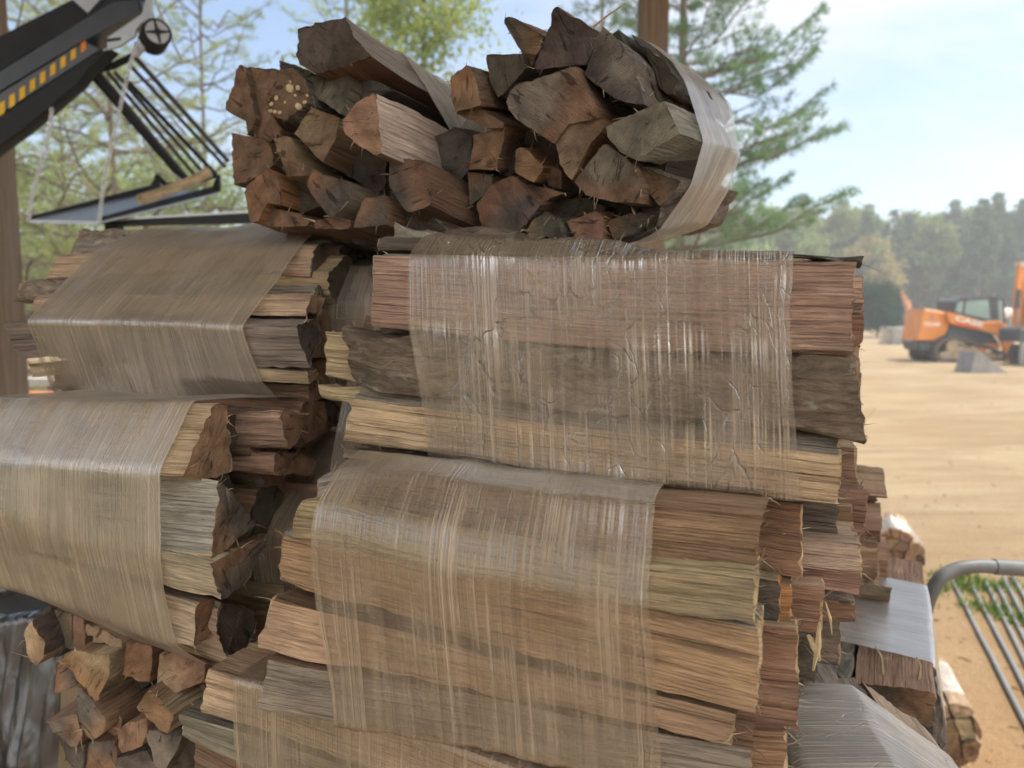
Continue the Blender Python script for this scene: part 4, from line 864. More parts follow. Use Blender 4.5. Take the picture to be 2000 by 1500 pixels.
# discharge trough and table
A, B_, C, D = zc(195, 1462, 2.9), zc(650, 1472, 2.9), zc(1452, 1275, 3.5), zc(1040, 1268, 3.5)
m = MB(); m.prism([q - cb for q in (A, B_, C, D)], (0, 0, -.012), simple('worn_tin', (.36, .40, .44), .4, .5, .4, .15, 20), 0); m.build('trough', cv)
for (p, q) in ((A, D), (B_, C)):
    m = MB(); m.prism([p - cb, q - cb, q - cb + np.array([0, 0, .03]), p - cb + np.array([0, 0, .012])], (.008, .008, 0), BLK, 0); m.build('trough_side', cv)
for poly in ([(1032, 1175), (1050, 1165), (1062, 1255), (975, 1278)], [(1436, 1172), (1460, 1160), (1462, 1272), (1405, 1274)]): cp('foot', poly, 3.42, .02, BLK, .003)
cp('table_beam', [(640, 1478), (2100, 1395), (2100, 1470), (700, 1500)], 3.05, .06, BLK, .004); m = MB(); t0, t1 = zc(640, 1474, 3.05), zc(2100, 1391, 3.05)
m.prism([t0 - cb, t1 - cb, t1 - cb + np.array([0.1, .6, .06]), t0 - cb + np.array([.3, .6, .055])], (0, 0, .008), simple('pale_tin', (.55, .58, .6), .4, .5, .3), 0); m.build('table_top', cv)
for (x, y, Yq) in ((760, 1490, 3.08), (1900, 1470, 3.08)):
    p = zc(x, y, Yq); m = MB(); m.box((p[0] - cb[0], p[1] - cb[1], p[2] / 2), (.05, .05, p[2]), BLK); m.build('leg', cv)
p = zc(-420, 1150, 3.12); m = MB(); m.box((p[0] - cb[0], p[1] - cb[1], p[2] / 2), (.09, .09, p[2]), BLK); m.build('leg', cv)
# split piece lying in the trough
p0 = zc(945, 1352, 3.12); p1 = zc(1395, 1178, 3.36); axq = nrm(p1 - p0); uq = nrm(np.cross(axq, (0, 0, 1))); wq = np.cross(uq, axq)
Aq = np.array([p0 + uq * a + wq * c for a, c in ((-.03, 0), (.03, -.004), (.02, .035), (-.02, .03))]); me, _ = log_mesh(Aq, Aq + (p1 - p0), 'yellow', 'yellow', 4711, ds=.01, dl=.03, fib=20, rough=2.2, org=p0)
tag(add('split_log', me, None, p0), 'pale split log lying in the conveyor trough', 'log')
def chain(label, pts, link):
    pts = smooth_pts(pts, 12); L_ = np.concatenate([[0], np.cumsum(np.linalg.norm(np.diff(pts, axis=0), axis=1))]); n = max(4, int(L_[-1] / (link * .72))); m = MB(); o = pts[0]
    for k in range(n):
        s_ = L_[-1] * (k + .5) / n; c = np.array([np.interp(s_, L_, pts[:, q]) for q in range(3)]); d = nrm(np.array([np.interp(min(s_ + .005, L_[-1]), L_, pts[:, q]) for q in range(3)]) - np.array([np.interp(max(s_ - .005, 0), L_, pts[:, q]) for q in range(3)]))
        sd = nrm(np.cross(d, (.3, 1, .1))) if k % 2 else nrm(np.cross(d, (1, -.3, .1)))
        loop = [c + d * math.cos(a) * link * .5 + sd * math.sin(a) * link * .3 - o for a in np.linspace(0, math.tau, 9)]
        m.tube(loop, link * .11, STEEL2, 5, cap=False)
    return tag(m.build('chain', None, o, sharp=None), label, 'chain', 'chains hanging from the conveyor')
STEEL2 = simple('bright_chain', (.62, .64, .66), .35, .6, .4)
chain('long steel chain dangling from the conveyor head down to the trough', [zc(905, 290, 2.95), zc(850, 500, 2.93), zc(790, 760, 2.92), zc(735, 1000, 2.91), zc(690, 1230, 2.90), zc(660, 1478, 2.90)], .022)
chain('shorter steel chain hanging left of the long one below the boom', [zc(345, 720, 2.9), zc(320, 930, 2.9), zc(265, 1120, 2.9), zc(215, 1300, 2.9), zc(192, 1460, 2.9)], .022)
chain('small slack chain beside the slatted chute', [zc(950, 930, 3.2), zc(990, 1010, 3.25), zc(1040, 1110, 3.3), zc(1130, 1150, 3.3), (zc(1215, 1205, 3.35))], .020)
chain('steel chain going up behind the black pulley', [zc(1215, 430, 3.3), zc(1190, 360, 3.3), zc(1150, 280, 3.3), zc(1080, 120, 3.3), zc(1010, -60, 3.2)], .020)
# ============================================================ plants
def mat_leaf(name, a, c_, trans=.35):
    m = bpy.data.materials.new(name); m.use_nodes = True; nt = m.node_tree; nt.nodes.clear(); N = NT(nt); out = N.n('OutputMaterial')
    tc = N.n('TexCoord').outputs['Object']; oi = N.n('ObjectInfo').outputs['Random']
    n1 = N.noise(tc, 1.6, 4, .7); c = N.mix(N.rng(n1, .35, .65, 0, 1), a, c_)
    hs = N.n('HueSaturation'); N.l(c, hs.inputs['Color']); N.l(N.rng(oi, 0, 1, .8, 1.2), hs.inputs['Value']); N.l(N.rng(oi, 0, 1, .485, .515), hs.inputs['Hue'])
    d = N.n('BsdfDiffuse'); t = N.n('BsdfTranslucent'); mx = N.n('MixShader'); mx.inputs[0].default_value = trans
    for s_ in (d, t): N.l(hs.outputs[0], s_.inputs['Color'])
    N.l(d.outputs[0], mx.inputs[1]); N.l(t.outputs[0], mx.inputs[2]); N.l(mx.outputs[0], out.inputs[0]); return m
PINE = mat_leaf('pine_needles', (.11, .19, .10), (.20, .29, .15)); SPRING = mat_leaf('spring_leaves', (.33, .46, .12), (.46, .56, .18), .5); OLIVE = mat_leaf('olive_leaves', (.25, .30, .12), (.38, .42, .20), .45)
DKPINE = mat_leaf('dark_pine', (.085, .135, .08), (.15, .20, .11), .25); PALEG = mat_leaf('pale_leaves', (.20, .28, .085), (.32, .37, .14), .35); BUFF = mat_leaf('buff_leaves', (.30, .25, .12), (.36, .27, .12), .35); DKBUSH = mat_leaf('dark_bush', (.02, .06, .035), (.045, .10, .05), .15)
BARKM = simple('tree_bark', (.17, .14, .11), .95, .1, 0, .3, 5, .02)
class Leaves:
    def __init__(s): s.V = []; s.n = 0
    def blades(s, r, c, n, ln, wd, spread, dir=None, bias=0.):
        c = np.asarray(c, float); d = r.normal(size=(n, 3))
        if dir is not None: d = d + np.asarray(dir) * bias
        d /= np.linalg.norm(d, axis=1)[:, None]; o = c + r.normal(size=(n, 3)) * spread; sd = np.cross(d, r.normal(size=(n, 3))); sd /= np.linalg.norm(sd, axis=1)[:, None] + 1e-9
        l = ln * (.6 + .8 * r.random((n, 1))); w_ = wd * (.7 + .6 * r.random((n, 1)))
        s.V.append(np.stack([o - d * l * .5, o + sd * w_ * .5, o + d * l * .5, o - sd * w_ * .5], 1).reshape(-1, 3)); s.n += n
    def mesh(s, name, mat):
        V = np.concatenate(s.V); return fast_mesh(name, V, np.arange(len(V)).reshape(-1, 4), [mat])
def pine_tree(loc, label, h, z0, reach, seed, mat=PINE, r0=.10, whorl=.42, nb=5, tuft=16, group=None, dens=1., name='pine_tree', needle=.15, nw=.012):
    r = np.random.default_rng(seed); root = empty(name, loc, label, 'pine tree', group); m = MB()
    bend = r.normal(size=2) * .1; m.tube([(bend[0] * (t * (1 - t)), bend[1] * t * (1 - t), h * t) for t in np.linspace(0, 1, 12)], [r0 * (1 - .92 * t) for t in np.linspace(0, 1, 12)], BARKM, 10)
    lv = Leaves(); z = z0
    while z < h * .985:
        f = (z - z0) / (h - z0); a0 = r.random() * 6.28
        for k in range(nb):
            if r.random() < .12: continue
            L_ = reach * (1 - f) ** .75 * (.65 + .5 * r.random()) + .12; a = a0 + k * math.tau / nb + r.normal() * .25; d = np.array([math.cos(a), math.sin(a), 0]); up_ = .10 + .35 * f + r.normal() * .07
            pts = [np.array([0, 0, z + r.normal() * .08]) + d * L_ * t + UP * L_ * (up_ * t - .22 * t * (1 - t) + .12 * t * t) for t in np.linspace(0, 1, 6)]
            m.tube(pts, [.020 * L_ / 2 * (1 - .8 * t) + .004 for t in np.linspace(0, 1, 6)], BARKM, 5, cap=False)
            nt_ = max(2, int(L_ * 6 * dens))
            for q in range(nt_):
                t = .25 + .75 * (q + r.random()) / nt_; i = min(int(t * 5), 4); p = pts[i] + (pts[i + 1] - pts[i]) * (t * 5 - i)
                sdv = np.cross(d, UP) * (1 if r.random() < .5 else -1); tl = L_ * .30 * (1.15 - t) * (.5 + r.random()) + .05; tip = p + (d * .8 + sdv * .9 + UP * (.25 + .2 * r.random())) * tl
                m.tube([p, tip], [.006, .003], BARKM, 4, cap=False)
                lv.blades(r, tip, tuft, needle, nw, needle * .28, d + UP * .5, .7); lv.blades(r, (p + tip) / 2, tuft // 2, needle, nw, needle * .25, d + UP * .5, .7)
        z += whorl * (.75 + .5 * r.random())
    m.build('trunk', root, sharp=None); add('crown', lv.mesh('crown', mat), root); return root
def leaf_tree(loc, label, h, cb_, reach, seed, mat, nl=14, sub=7, leaves=26, size=.07, group=None, r0=.1, name='leafy_tree', cat='tree', spread=.16, trunk=True):
    r = np.random.default_rng(seed); root = empty(name, loc, label, cat, group); m = MB(); lv = Leaves(); lean = r.normal(size=2) * .05 * h
    tp = lambda t: np.array([lean[0] * t * t, lean[1] * t * t, h * .93 * t])
    m.tube([tp(t) for t in np.linspace(0, 1, 9)], [r0 * (1 - .9 * t) for t in np.linspace(0, 1, 9)], BARKM, 9)
    for k in range(nl):
        t0_ = cb_ / h + (1 - cb_ / h) * (k + r.random()) / nl; p = tp(min(t0_, .97)); a = k * 2.4 + r.normal() * .4; env = math.sin(math.pi * min(max((t0_ - cb_ / h) / (1 - cb_ / h) * .8 + .18, 0), 1)); L_ = reach * env * (.6 + .6 * r.random())
        d = nrm((math.cos(a), math.sin(a), .25 + .6 * r.random())); q1 = p + d * L_ * .5 + r.normal(size=3) * .06 * L_; q2 = p + d * L_ + np.array([0, 0, -.08 * L_]) + r.normal(size=3) * .08 * L_
        m.tube([p, q1, q2], [r0 * .30 * (1 - t0_ * .6), r0 * .18 * (1 - t0_ * .6), r0 * .05], BARKM, 6, cap=False)
        for j in range(sub):
            t = .3 + .75 * r.random(); bp = p + (q1 - p) * min(t * 2, 1) + (q2 - q1) * max(t * 2 - 1, 0); tip = bp + nrm(r.normal(size=3) + d * .6 + UP * .1) * L_ * .42 * r.random()
            m.tube([bp, tip], [r0 * .05, r0 * .02], BARKM, 4, cap=False); lv.blades(r, tip, leaves, size, size * .6, spread * reach * .7); lv.blades(r, (bp + tip) / 2, leaves // 3, size, size * .6, spread * reach * .5)
    m.build('trunk', root, sharp=None); add('crown', lv.mesh('crown', mat), root); return root
def gp(px, Y): return np.array([(px - 1000) / F * Y, Y, 0])
pine_tree(gp(1326, 12.5), 'tall thin pine behind the right hand barn post, open drooping boughs', 11.5, 2.6, 2.35, 41, r0=.11, whorl=.38, tuft=26, dens=2.0, needle=.12, nw=.011)
leaf_tree(gp(830, 17), 'bright spring green tree between the two topmost bundles', 13.5, 5.2, 2.3, 42, SPRING, nl=30, sub=12, leaves=46, size=.12, r0=.12)
pine_tree(gp(690, 20), 'slim pale pine with thin foliage left of the bright green tree', 15, 6, 1.6, 47, mat=SPRING, dens=.7, r0=.1)
pine_tree(gp(1170, 22), 'distant thin pine seen beside the left of the right post', 15, 6, 2.2, 48, dens=.8, r0=.12)
pine_tree(gp(235, 11), 'feathery yellow green pine behind the conveyor chute', 7.6, 1.2, 2.7, 43, mat=OLIVE, r0=.06, whorl=.5, tuft=18, dens=1.1, needle=.12)
pine_tree(gp(30, 10), 'feathery pine at the left edge behind the boom', 7.4, 1.6, 2.4, 44, mat=OLIVE, r0=.06, whorl=.55, tuft=16, dens=1., needle=.12)
pine_tree(gp(415, 15), 'wispy pine beside the upper left bundle, sky showing through its boughs', 10.0, 1.8, 2.4, 45, mat=OLIVE, dens=.8, r0=.06, tuft=16)
pine_tree(gp(140, 17), 'broad soft pine low behind the conveyor trough', 8.5, 1.2, 3.4, 46, mat=OLIVE, r0=.08, tuft=26)
leaf_tree(gp(330, 22), 'low rounded pale green tree far behind the conveyor', 6.0, 1.0, 3.0, 49, PALEG, nl=18, sub=9, leaves=40, size=.14, r0=.12)
leaf_tree(gp(60, 26), 'rounded pale green tree behind the left barn post', 6.6, 1.0, 3.4, 50, PALEG, nl=18, sub=9, leaves=40, size=.15, r0=.12)
# ---- the wood across the clearing
GT = 'trees along the far edge of the clearing'
def far_proto(kind, seed):
    if kind == 0: return pine_tree((0, 0, 0), 'x', 14, 4.5, 2.6, seed, mat=DKPINE, r0=.2, whorl=.8, nb=5, tuft=9, name='far_pine', needle=.6, nw=.16, dens=.8)
    if kind == 1: return pine_tree((0, 0, 0), 'x', 14.5, 6.5, 2.4, seed, mat=DKPINE, r0=.2, whorl=.75, nb=5, tuft=8, name='far_pine', needle=.55, nw=.15, dens=.7)
    if kind == 2: return leaf_tree((0, 0, 0), 'x', 11, 2.0, 3.2, seed, PALEG, nl=18, sub=9, leaves=34, size=.45, r0=.18, name='far_leafy_tree')
    return leaf_tree((0, 0, 0), 'x', 9.5, 1.2, 3.0, seed, BUFF, nl=18, sub=9, leaves=30, size=.42, r0=.16, name='far_leafy_tree')
protos = {}
LBL = {0: 'dark full pine in the wood across the clearing', 1: 'bare stemmed pine with a tufted top in the wood across the clearing', 2: 'pale green leafy tree in the wood across the clearing', 3: 'buff coloured spring tree in the wood across the clearing'}
CATS = {0: 'pine tree', 1: 'pine tree', 2: 'tree', 3: 'tree'}
def plant(kind, x, y, s, rz, group):
    if kind not in protos: o = protos[kind] = far_proto(kind, 60 + kind)
    else:
        s0 = protos[kind]; o = s0.copy(); COL.objects.link(o)
        for ch in s0.children: c = ch.copy(); COL.objects.link(c); c.parent = o
    o.location = (x, y, 0); o.scale = (s, s, s); o.rotation_euler = (0, 0, rz); o['label'] = LBL[kind]; o['category'] = CATS[kind]; o['group'] = group
r = np.random.default_rng(99)
seq = [(1420, 2), (1450, 2), (1478, 2), (1500, 3), (1530, 2), (1560, 1), (1585, 2), (1612, 3), (1640, 2), (1660, 2), (1685, 0), (1712, 3), (1735, 1), (1765, 0), (1795, 3), (1820, 2), (1850, 0), (1880, 2), (1905, 0), (1932, 0), (1958, 0), (1985, 0), (2010, 0), (2045, 0), (2090, 2), (2140, 0), (1380, 2), (1340, 0), (1290, 2)]
HS = {0: .84, 1: .80, 2: 1.06, 3: 1.0}
for i, (px, kd) in enumerate(seq):
    Yq = 78 + 9 * r.random(); plant(kd, (px - 1000) / F * Yq, Yq, HS[kd] * (.98 + .2 * r.random()), r.random() * 6.28, GT)
for px in range(1380, 2160, 17):
    Yq = 90 + 14 * r.random(); kd = int(r.choice([0, 2, 2, 2, 2, 3] if px < 1780 else [0, 0, 0, 1, 2, 2, 3])); plant(kd, (px - 1000) / F * Yq, Yq, HS[kd] * (1.0 + .28 * r.random()), r.random() * 6.28, GT)
for px in range(-150, 640, 88):
    Yq = 42 + 10 * r.random(); kd = int(r.choice([2, 2, 3])); plant(kd, (px - 1000) / F * Yq, Yq, .62 * (.8 + .4 * r.random()), r.random() * 6.28, GT)
lv = Leaves(); rr = np.random.default_rng(5)
for _ in range(2200):
    x = 20 + 65 * rr.random(); lv.blades(rr, (x, 92 + 16 * rr.random(), 5.2 * rr.random() ** 1.2 + .2), 14, .7, .45, .55)
tag(add('undergrowth', lv.mesh('undergrowth', PALEG)), kind='stuff')
lv = Leaves()
for _ in range(700):
    x = -48 + 60 * rr.random(); lv.blades(rr, (x, 56 + 6 * rr.random(), 3.0 * rr.random() ** 1.2 + .2), 14, .6, .4, .5)
tag(add('undergrowth', lv.mesh('undergrowth', OLIVE)), kind='stuff')
pb = gp(1712, 50); bu = empty('evergreen_bush', pb, 'round dark evergreen bush left of the orange loader', 'bush'); lv = Leaves()
for _ in range(420):
    d = nrm(rr.normal(size=3)); d[2] = abs(d[2]) * 1.25; q = d * (.75 + .3 * rr.random() + .18 * math.sin(d[0] * 5 + d[2] * 4)) * np.array([1.0, 1.0, 1.15]); lv.blades(rr, q + np.array([0, 0, .5]), 26, .14, .05, .12, d, .6)
    lv.blades(rr, q * .8 + np.array([0, 0, .4]), 10, .14, .06, .12)
m = MB(); m.tube([(0, 0, 0), (0, .02, .6), (.03, 0, 1.6)], [.06, .05, .02], BARKM, 8); m.build('stem', bu); add('foliage', lv.mesh('foliage', DKBUSH), bu); bu.scale = (1.35, 1.35, 1.75)

hz = MB(); hz.box((0, 62, 13), (420, 240, 32), None) if 0 else None
def mat_haze(dens):
    m = bpy.data.materials.new('air'); m.use_nodes = True; nt = m.node_tree; nt.nodes.clear(); N = NT(nt); out = N.n('OutputMaterial'); v = N.n('VolumePrincipled'); v.inputs['Color'].default_value = (.95, .97, 1, 1); v.inputs['Density'].default_value = dens; v.inputs['Anisotropy'].default_value = .3; N.l(v.outputs[0], out.inputs['Volume']); return m
hz = MB(); hz.box((0, 100, 14), (2600, 3400, 32), mat_haze(.0034)); ho = hz.build('haze'); tag(ho, kind='stuff')
# ============================================================ machines on the clearing
OR = simple('orange_paint', (.62, .22, .035), .42, .5, 0, .08, 3); DKB = simple('dark_grey_paint', (.06, .07, .085), .5, .4, 0, .15, 4); TRK = simple('track_rubber', (.10, .09, .08), .8, .2, 0, .3, 8, .01); MUD = simple('dried_mud', (.34, .27, .19), .95, .1, 0, .2, 6, .01)
WHT = simple('white_decal', (.78, .76, .74), .5, .3); REDD = simple('red_decal', (.60, .07, .05), .5, .3); GRY = simple('worn_bucket_steel', (.24, .235, .23), .75, .3, 0, .25, 3)
def mat_glass():
    m, nt, b = new_mat('tinted_glass'); set_b(b, .12, .8); b.inputs['Base Color'].default_value = (.30, .44, .41, 1); b.inputs['Alpha'].default_value = .82; return m
GLS = mat_glass()
lb = G(1862, 704); SCL = lb[1] / F * .17333
def zl(x, y, dy=0.): return np.array([(x - 705) * SCL, dy, (1290 - y) * SCL])
ld = empty('track_loader', lb, 'orange compact track loader with dark cab parked on the sand', 'track loader')
def lp(name, poly, y0, dep, mat, ch=.015, parent=None, mb=None):
    m = mb or MB(); m.prism([zl(x, y, y0) for x, y in poly], (0, dep, 0), mat, ch)
    return m if mb else m.build(name, parent or ld)
bd = lp('body', [(258, 712), (445, 738), (560, 770), (540, 900), (505, 1000), (375, 1066), (195, 1058), (228, 850)], -.55, 1.1, OR, .04)
lp('counterweight', [(200, 1072), (385, 1078), (345, 1185), (232, 1168)], -.53, 1.06, DKB, .03)
lp('chassis', [(545, 905), (860, 945), (1005, 978), (1085, 1085), (1090, 1130), (500, 1010)], -.62, 1.24, DKB, .03)
lp('side_panel', [(900, 1090), (1088, 1095), (1095, 1150), (1000, 1140)], -.64, 1.28, OR, .02)
ARM = [(448, 742), (560, 765), (860, 850), (1040, 842), (1105, 880), (1150, 960), (1190, 1060), (1222, 1200), (1200, 1290), (1150, 1282), (1112, 1165), (1080, 1045), (1000, 972), (850, 944), (560, 885), (500, 860)]
for s_ in (-1, 1):
    a_ = lp('lift_arm', ARM, -.78 if s_ < 0 else .64, .14, OR, .02)
    if s_ < 0: arm_f = a_
def lettering(txt, name, parent, p0, p1, hgt, mat, dy, bold=.0, shear=0.):
    """flat letters set on a side of the machine: baseline from p0 to p1 in the drawing units"""
    cu = bpy.data.curves.new(name, 'FONT'); cu.body = txt; cu.extrude = .001; cu.offset = bold; cu.shear = shear; cu.size = 1.0; t = bpy.data.objects.new(name, cu); COL.objects.link(t)
    dg = bpy.context.evaluated_depsgraph_get(); me = bpy.data.meshes.new_from_object(t.evaluated_get(dg)); bpy.data.objects.remove(t)
    co_ = np.array([v.co for v in me.vertices]); lo, hi = co_.min(0), co_.max(0); a = zl(*p0, dy); c = zl(*p1, dy); ux = c - a; up_ = np.array([-ux[2], 0, ux[0]]); up_ = up_ / np.linalg.norm(up_) * hgt
    for v in me.vertices:
        q = (np.array(v.co) - lo) / (hi - lo + 1e-9); v.co = Vector(a + ux * q[0] + up_ * q[1] + np.array([0, -.003 * q[2], 0]))
    me.materials.clear(); me.materials.append(mat); return add(name, me, parent)
lettering('CASE', 'lettering', arm_f, (548, 838), (852, 912), 60 * SCL, WHT, -.785, .035)
m = MB(); m.prism([zl(x, y, -.783) for x, y in ((552, 850), (845, 920), (800, 930), (560, 880))], (0, .002, 0), REDD); m.build('red_stripe', arm_f)
lettering('TR340', 'lettering', bd, (245, 902), (432, 902), 42 * SCL, WHT, -.556, .025)
m = MB(); c = zl(338, 803, -.553); m.tube([c, c - np.array([0, .006, 0])], 24 * SCL, simple('dull_badge', (.35, .2, .2), .5), 16); m.build('badge', bd)
cab = lp('cab', [(575, 628), (600, 612), (625, 618), (605, 735), (585, 742)], -.5, 1.0, DKB, .01)
m = MB()
lp('', [(575, 630), (640, 592), (985, 572), (1125, 592), (1120, 612), (985, 600), (640, 622)], -.55, 1.1, DKB, .02, mb=m)
lp('', [(690, 612), (712, 612), (700, 770), (680, 765)], -.52, .04, DKB, .004, mb=m); lp('', [(965, 600), (1055, 606), (1085, 850), (1000, 832)], -.53, .05, DKB, .004, mb=m); lp('', [(965, 600), (1055, 606), (1085, 850), (1000, 832)], .48, .05, DKB, .004, mb=m)
lp('', [(1120, 600), (1138, 604), (1160, 880), (1142, 876)], -.5, .04, DKB, .004, mb=m); lp('', [(590, 740), (1000, 835), (1160, 872), (1150, 890), (1000, 850), (585, 752)], -.53, 1.06, DKB, .006, mb=m); m.build('cab_frame', cab)
for poly, y0 in (([(605, 622), (690, 614), (680, 762), (592, 738)], -.50), ([(712, 612), (965, 602), (998, 830), (702, 766)], -.50), ([(1055, 608), (1122, 604), (1144, 868), (1086, 850)], -.48)): lp('window', poly, y0, .02, GLS, .004, parent=cab)
m = MB(); lp('', [(790, 690), (860, 640), (900, 660), (880, 800), (800, 780)], -.2, .4, DKB, .03, mb=m); m.build('seat', cab)
TO = [(338, 1150), (372, 1075), (430, 1030), (520, 1000), (585, 1008), (1060, 1172), (1110, 1195), (1135, 1235), (1120, 1275), (1085, 1290), (385, 1290), (345, 1250)]
for s_ in (-1, 1):
    y0 = -.84 if s_ < 0 else .46; m = MB(); ct = np.mean(TO, 0); n_ = len(TO); TI = [tuple(ct + (np.array(q) - ct) * np.array([.90, .72])) for q in TO]
    for i in range(n_):
        j = (i + 1) % n_; m.prism([zl(*TO[i], y0), zl(*TO[j], y0), zl(*TI[j], y0), zl(*TI[i], y0)], (0, .38, 0), TRK)
        k_ = max(1, int(math.dist(TO[i], TO[j]) / 32))
        for q in range(k_):
            c = np.array(TO[i]) + (np.array(TO[j]) - np.array(TO[i])) * ((q + .5) / k_); v_ = nrm(np.append(c - ct, 0))[:2]; m.box(zl(*(c + v_ * 5), y0 + .19), (.035, .36, .03), TRK)
    t_ = m.build('track', ld, sharp=30)
    m = MB(); lp('', [(400, 1200), (640, 1110), (1000, 1200), (1080, 1270), (400, 1275)], y0 + .05, .28, MUD, .02, mb=m); m.build('track_frame', t_)
    for (x, y, r_) in ((530, 1110, 66), (1070, 1232, 40), (450, 1245, 34), (590, 1252, 30), (740, 1252, 30), (890, 1252, 30)):
        m = MB(); c = zl(x, y, y0 + .02); m.tube([c, c + np.array([0, .30, 0])], r_ * SCL, MUD, 18); m.build('roller', t_)
m = MB(); m.tube([zl(1165, 850, -.35), zl(1310, 1095, -.35)], .045, OR, 10); m.tube([zl(1240, 975, -.352), zl(1310, 1090, -.352)], .05, WHT, 10); m.build('tilt_cylinder', ld); m = MB(); m.tube([zl(1165, 850, .35), zl(1310, 1095, .35)], .045, OR, 10); m.build('tilt_cylinder', ld)
lp('coupler', [(1215, 1195), (1330, 1190), (1335, 1290), (1225, 1300)], -.6, 1.2, DKB, .02); lp('hose_guard', [(1275, 1100), (1330, 1100), (1325, 1200), (1280, 1205)], -.5, .1, WHT, .01)
# bucket lying in front of it
bb = G(1915, 727); S2 = bb[1] / F * .17333
def zb(x, y, dy=0.): return np.array([(x - 1010) * S2, dy, (1432 - y) * S2])
bk = empty('digging_bucket', bb, 'grey worn digging bucket lying on the sand in front of the loader', 'bucket')
for y0, nm in ((-.42, 'side_plate'), (.40, 'side_plate')):
    m = MB(); m.prism([zb(x, y, y0) for x, y in ((830, 1165), (880, 1160), (1255, 1432), (770, 1436), (800, 1330))], (0, .03, 0), GRY, .006); m.build(nm, bk)
m = MB(); pl = [(830, 1165), (800, 1330), (772, 1434), (1255, 1434)]
for i in range(3): m.prism([zb(*pl[i], -.39), zb(*pl[i + 1], -.39), zb(*pl[i + 1], .39), zb(*pl[i], .39)], nrm((.4, 0, .9)) * .02, GRY)
m.build('shell', bk); m = MB(); m.box(zb(868, 1190), (.10, .5, .09), simple('bright_worn_steel', (.5, .5, .52), .4, .5, .5)); m.build('hinge_ears', bk); bk.scale = (.88, .88, .88)
# mini excavator, cut off by the right edge
eb = G(1985, 712); S3 = eb[1] / F * .17333
def ze(x, y, dy=0.): return np.array([(x - 1420) * S3, dy, (1320 - y) * S3])
ex = empty('mini_excavator', eb, 'orange mini excavator with raised boom, half cut off by the right edge', 'excavator')
def ep(name, poly, y0, dep, mat, ch=.012): m = MB(); m.prism([ze(x, y, y0) for x, y in poly], (0, dep, 0), mat, ch); return m.build(name, ex)
ep('stick', [(1368, 190), (1398, 182), (1412, 520), (1398, 880), (1352, 885), (1345, 500)], -.12, .16, OR); ep('boom', [(1400, 182), (1448, 190), (1475, 380), (1530, 560), (1620, 900), (1540, 900), (1440, 500)], -.05, .2, OR)
ep('boom_head', [(1360, 175), (1450, 175), (1440, 230), (1370, 230)], -.16, .3, simple('pale_pin_plate', (.55, .42, .36), .5)); m = MB(); m.tube([ze(1355, 480, -.18), ze(1350, 690, -.18)], .07, DKB, 12); m.tube([ze(1350, 690, -.18), ze(1372, 880, -.18)], .035, STEEL, 10); m.build('cylinder', ex)
ep('frame', [(1310, 930), (1700, 930), (1700, 1070), (1320, 1060)], -.5, 1.0, DKB); ep('deck', [(1330, 896), (1700, 896), (1700, 930), (1330, 930)], -.55, 1.1, GRY)
ep('blade_arm', [(1345, 1060), (1400, 1060), (1395, 1320), (1340, 1300)], -.5, .1, GRY); ep('blade_arm', [(1440, 1070), (1500, 1070), (1500, 1310), (1440, 1290)], -.3, .1, DKB); ep('track', [(1500, 1100), (1900, 1100), (1930, 1200), (1890, 1320), (1500, 1320), (1460, 1210)], -.7, .35, TRK, .04); ep('track', [(1500, 1100), (1900, 1100), (1930, 1200), (1890, 1320), (1500, 1320), (1460, 1210)], .35, .35, TRK, .04)
ep('house', [(1540, 640), (1900, 640), (1940, 930), (1540, 930)], -.6, 1.2, OR, .06)
# white tank behind the loader
tk = G(1957, 655); S4 = tk[1] / F * .17333; tq = empty('storage_tank', tk, 'pinkish white tank behind the loader cab', 'tank'); m = MB(); c = np.array([0, 0, (655 * 1.0 - 612) * tk[1] / F]); L_ = 90 * S4
m.tube([c + np.array([x * L_, 0, 0]) for x in (-1.0, -.93, -.78, .78, .93, 1.0)], [.05 * S4 * 60, 40 * S4, 58 * S4, 58 * S4, 40 * S4, 3 * S4], simple('pinkish_tank_paint', (.75, .60, .56), .5, .4), 20); m.build('shell', tq)
for x in (-.6, .6): m = MB(); m.box((x * L_, 0, c[2] / 2 - .1), (.12, .6, c[2]), GRY); m.build('cradle', tq)
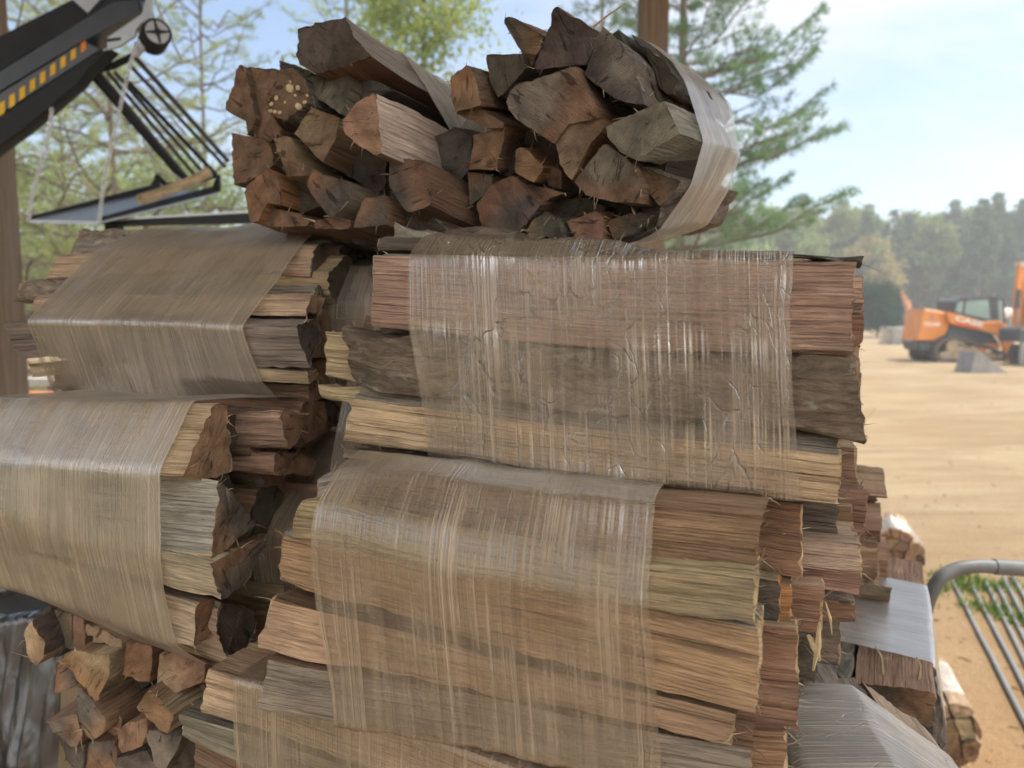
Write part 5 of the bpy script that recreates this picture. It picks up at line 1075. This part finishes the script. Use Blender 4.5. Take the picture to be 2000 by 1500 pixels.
# stacked lumber beside the bush and far orange boom
LUM = simple('weathered_lumber', (.40, .38, .35), .85, .2, 0, .25, 3); ls = G(1757, 672); lu = empty('lumber_stack', ls, 'grey lumber stacked in layers beside the dark bush', 'lumber stack'); rr = np.random.default_rng(8)
for k in range(7):
    for j in range(3): m = MB(); m.box((rr.normal() * .03, -.5 + j * .5, .06 + k * .125), (1.45 + rr.normal() * .06, .42, .075), LUM, np.array(Euler((0, 0, rr.normal() * .02)).to_matrix())); m.build('board', lu)
fb = G(1765, 652); fx = empty('far_excavator_arm', fb, 'small orange digger arm sticking up beyond the lumber stack', 'digger arm'); k_ = fb[1] / F
m = MB(); m.prism([np.array([(x - 1765) * k_, 0, (652 - y) * k_]) for x, y in ((1750, 572), (1757, 570), (1778, 592), (1782, 652), (1772, 652), (1770, 598))], (0, .4, 0), simple('faded_orange', (.55, .25, .12), .6), .02); m.build('arm', fx)
m = MB(); m.box((0, .2, .12), (1.6, 1.2, .3), DKB); m.build('base', fx)
# scrap boards lying behind the left barn post
spec = [((-40, 762), (150, 770), 5.2, .16, .045, (.50, .20, .09), 'wide orange stained board lying at the left behind the post'), ((-30, 735), (165, 742), 5.6, .10, .05, (.62, .60, .58), 'pale painted board lying behind the orange one'), ((-60, 716), (190, 720), 6.2, .16, .05, (.30, .22, .15), 'brown board lying farther back on the left'), ((-60, 700), (120, 702), 6.8, .12, .08, (.55, .42, .28), 'tan board lying farthest back on the left')]
for a, c, Yq, wd, th_, col, lab in spec:
    A = P(*a, Yq); C = P(*c, Yq); dz = A[2]; L_ = np.linalg.norm(C - A); base = (A + C) / 2; base[2] = 0; o = empty('scrap_board', base, lab, 'board', 'scrap boards behind the left post'); mt = simple('board_paint', col, .8, .2, 0, .3, 9, .004); m = MB(); rr = np.random.default_rng(int(Yq * 10))
    m.box((0, 0, (A[2] + C[2]) / 2 - th_ / 2), (L_, wd, th_), mt); m.build('plank', o)
    for x in (-.42, .42): m = MB(); m.box((x * L_, 0, ((A[2] + C[2]) / 2 - th_) / 2), (.09, .09, (A[2] + C[2]) / 2 - th_ + .0), PM); m.build('block', o)
a = P(76, 684, 4.6); c = P(135, 800, 4.5); d = nrm(c - a); e = c + d * (c[2] / -d[2]); m = MB(); m.tube([a - e, e - e], .024, simple('pale_pole', (.52, .42, .30), .8, .2, 0, .2, 20), 10); tag(m.build('leaning_pole', None, e), 'pale wooden pole leaning beside the left post', 'pole')
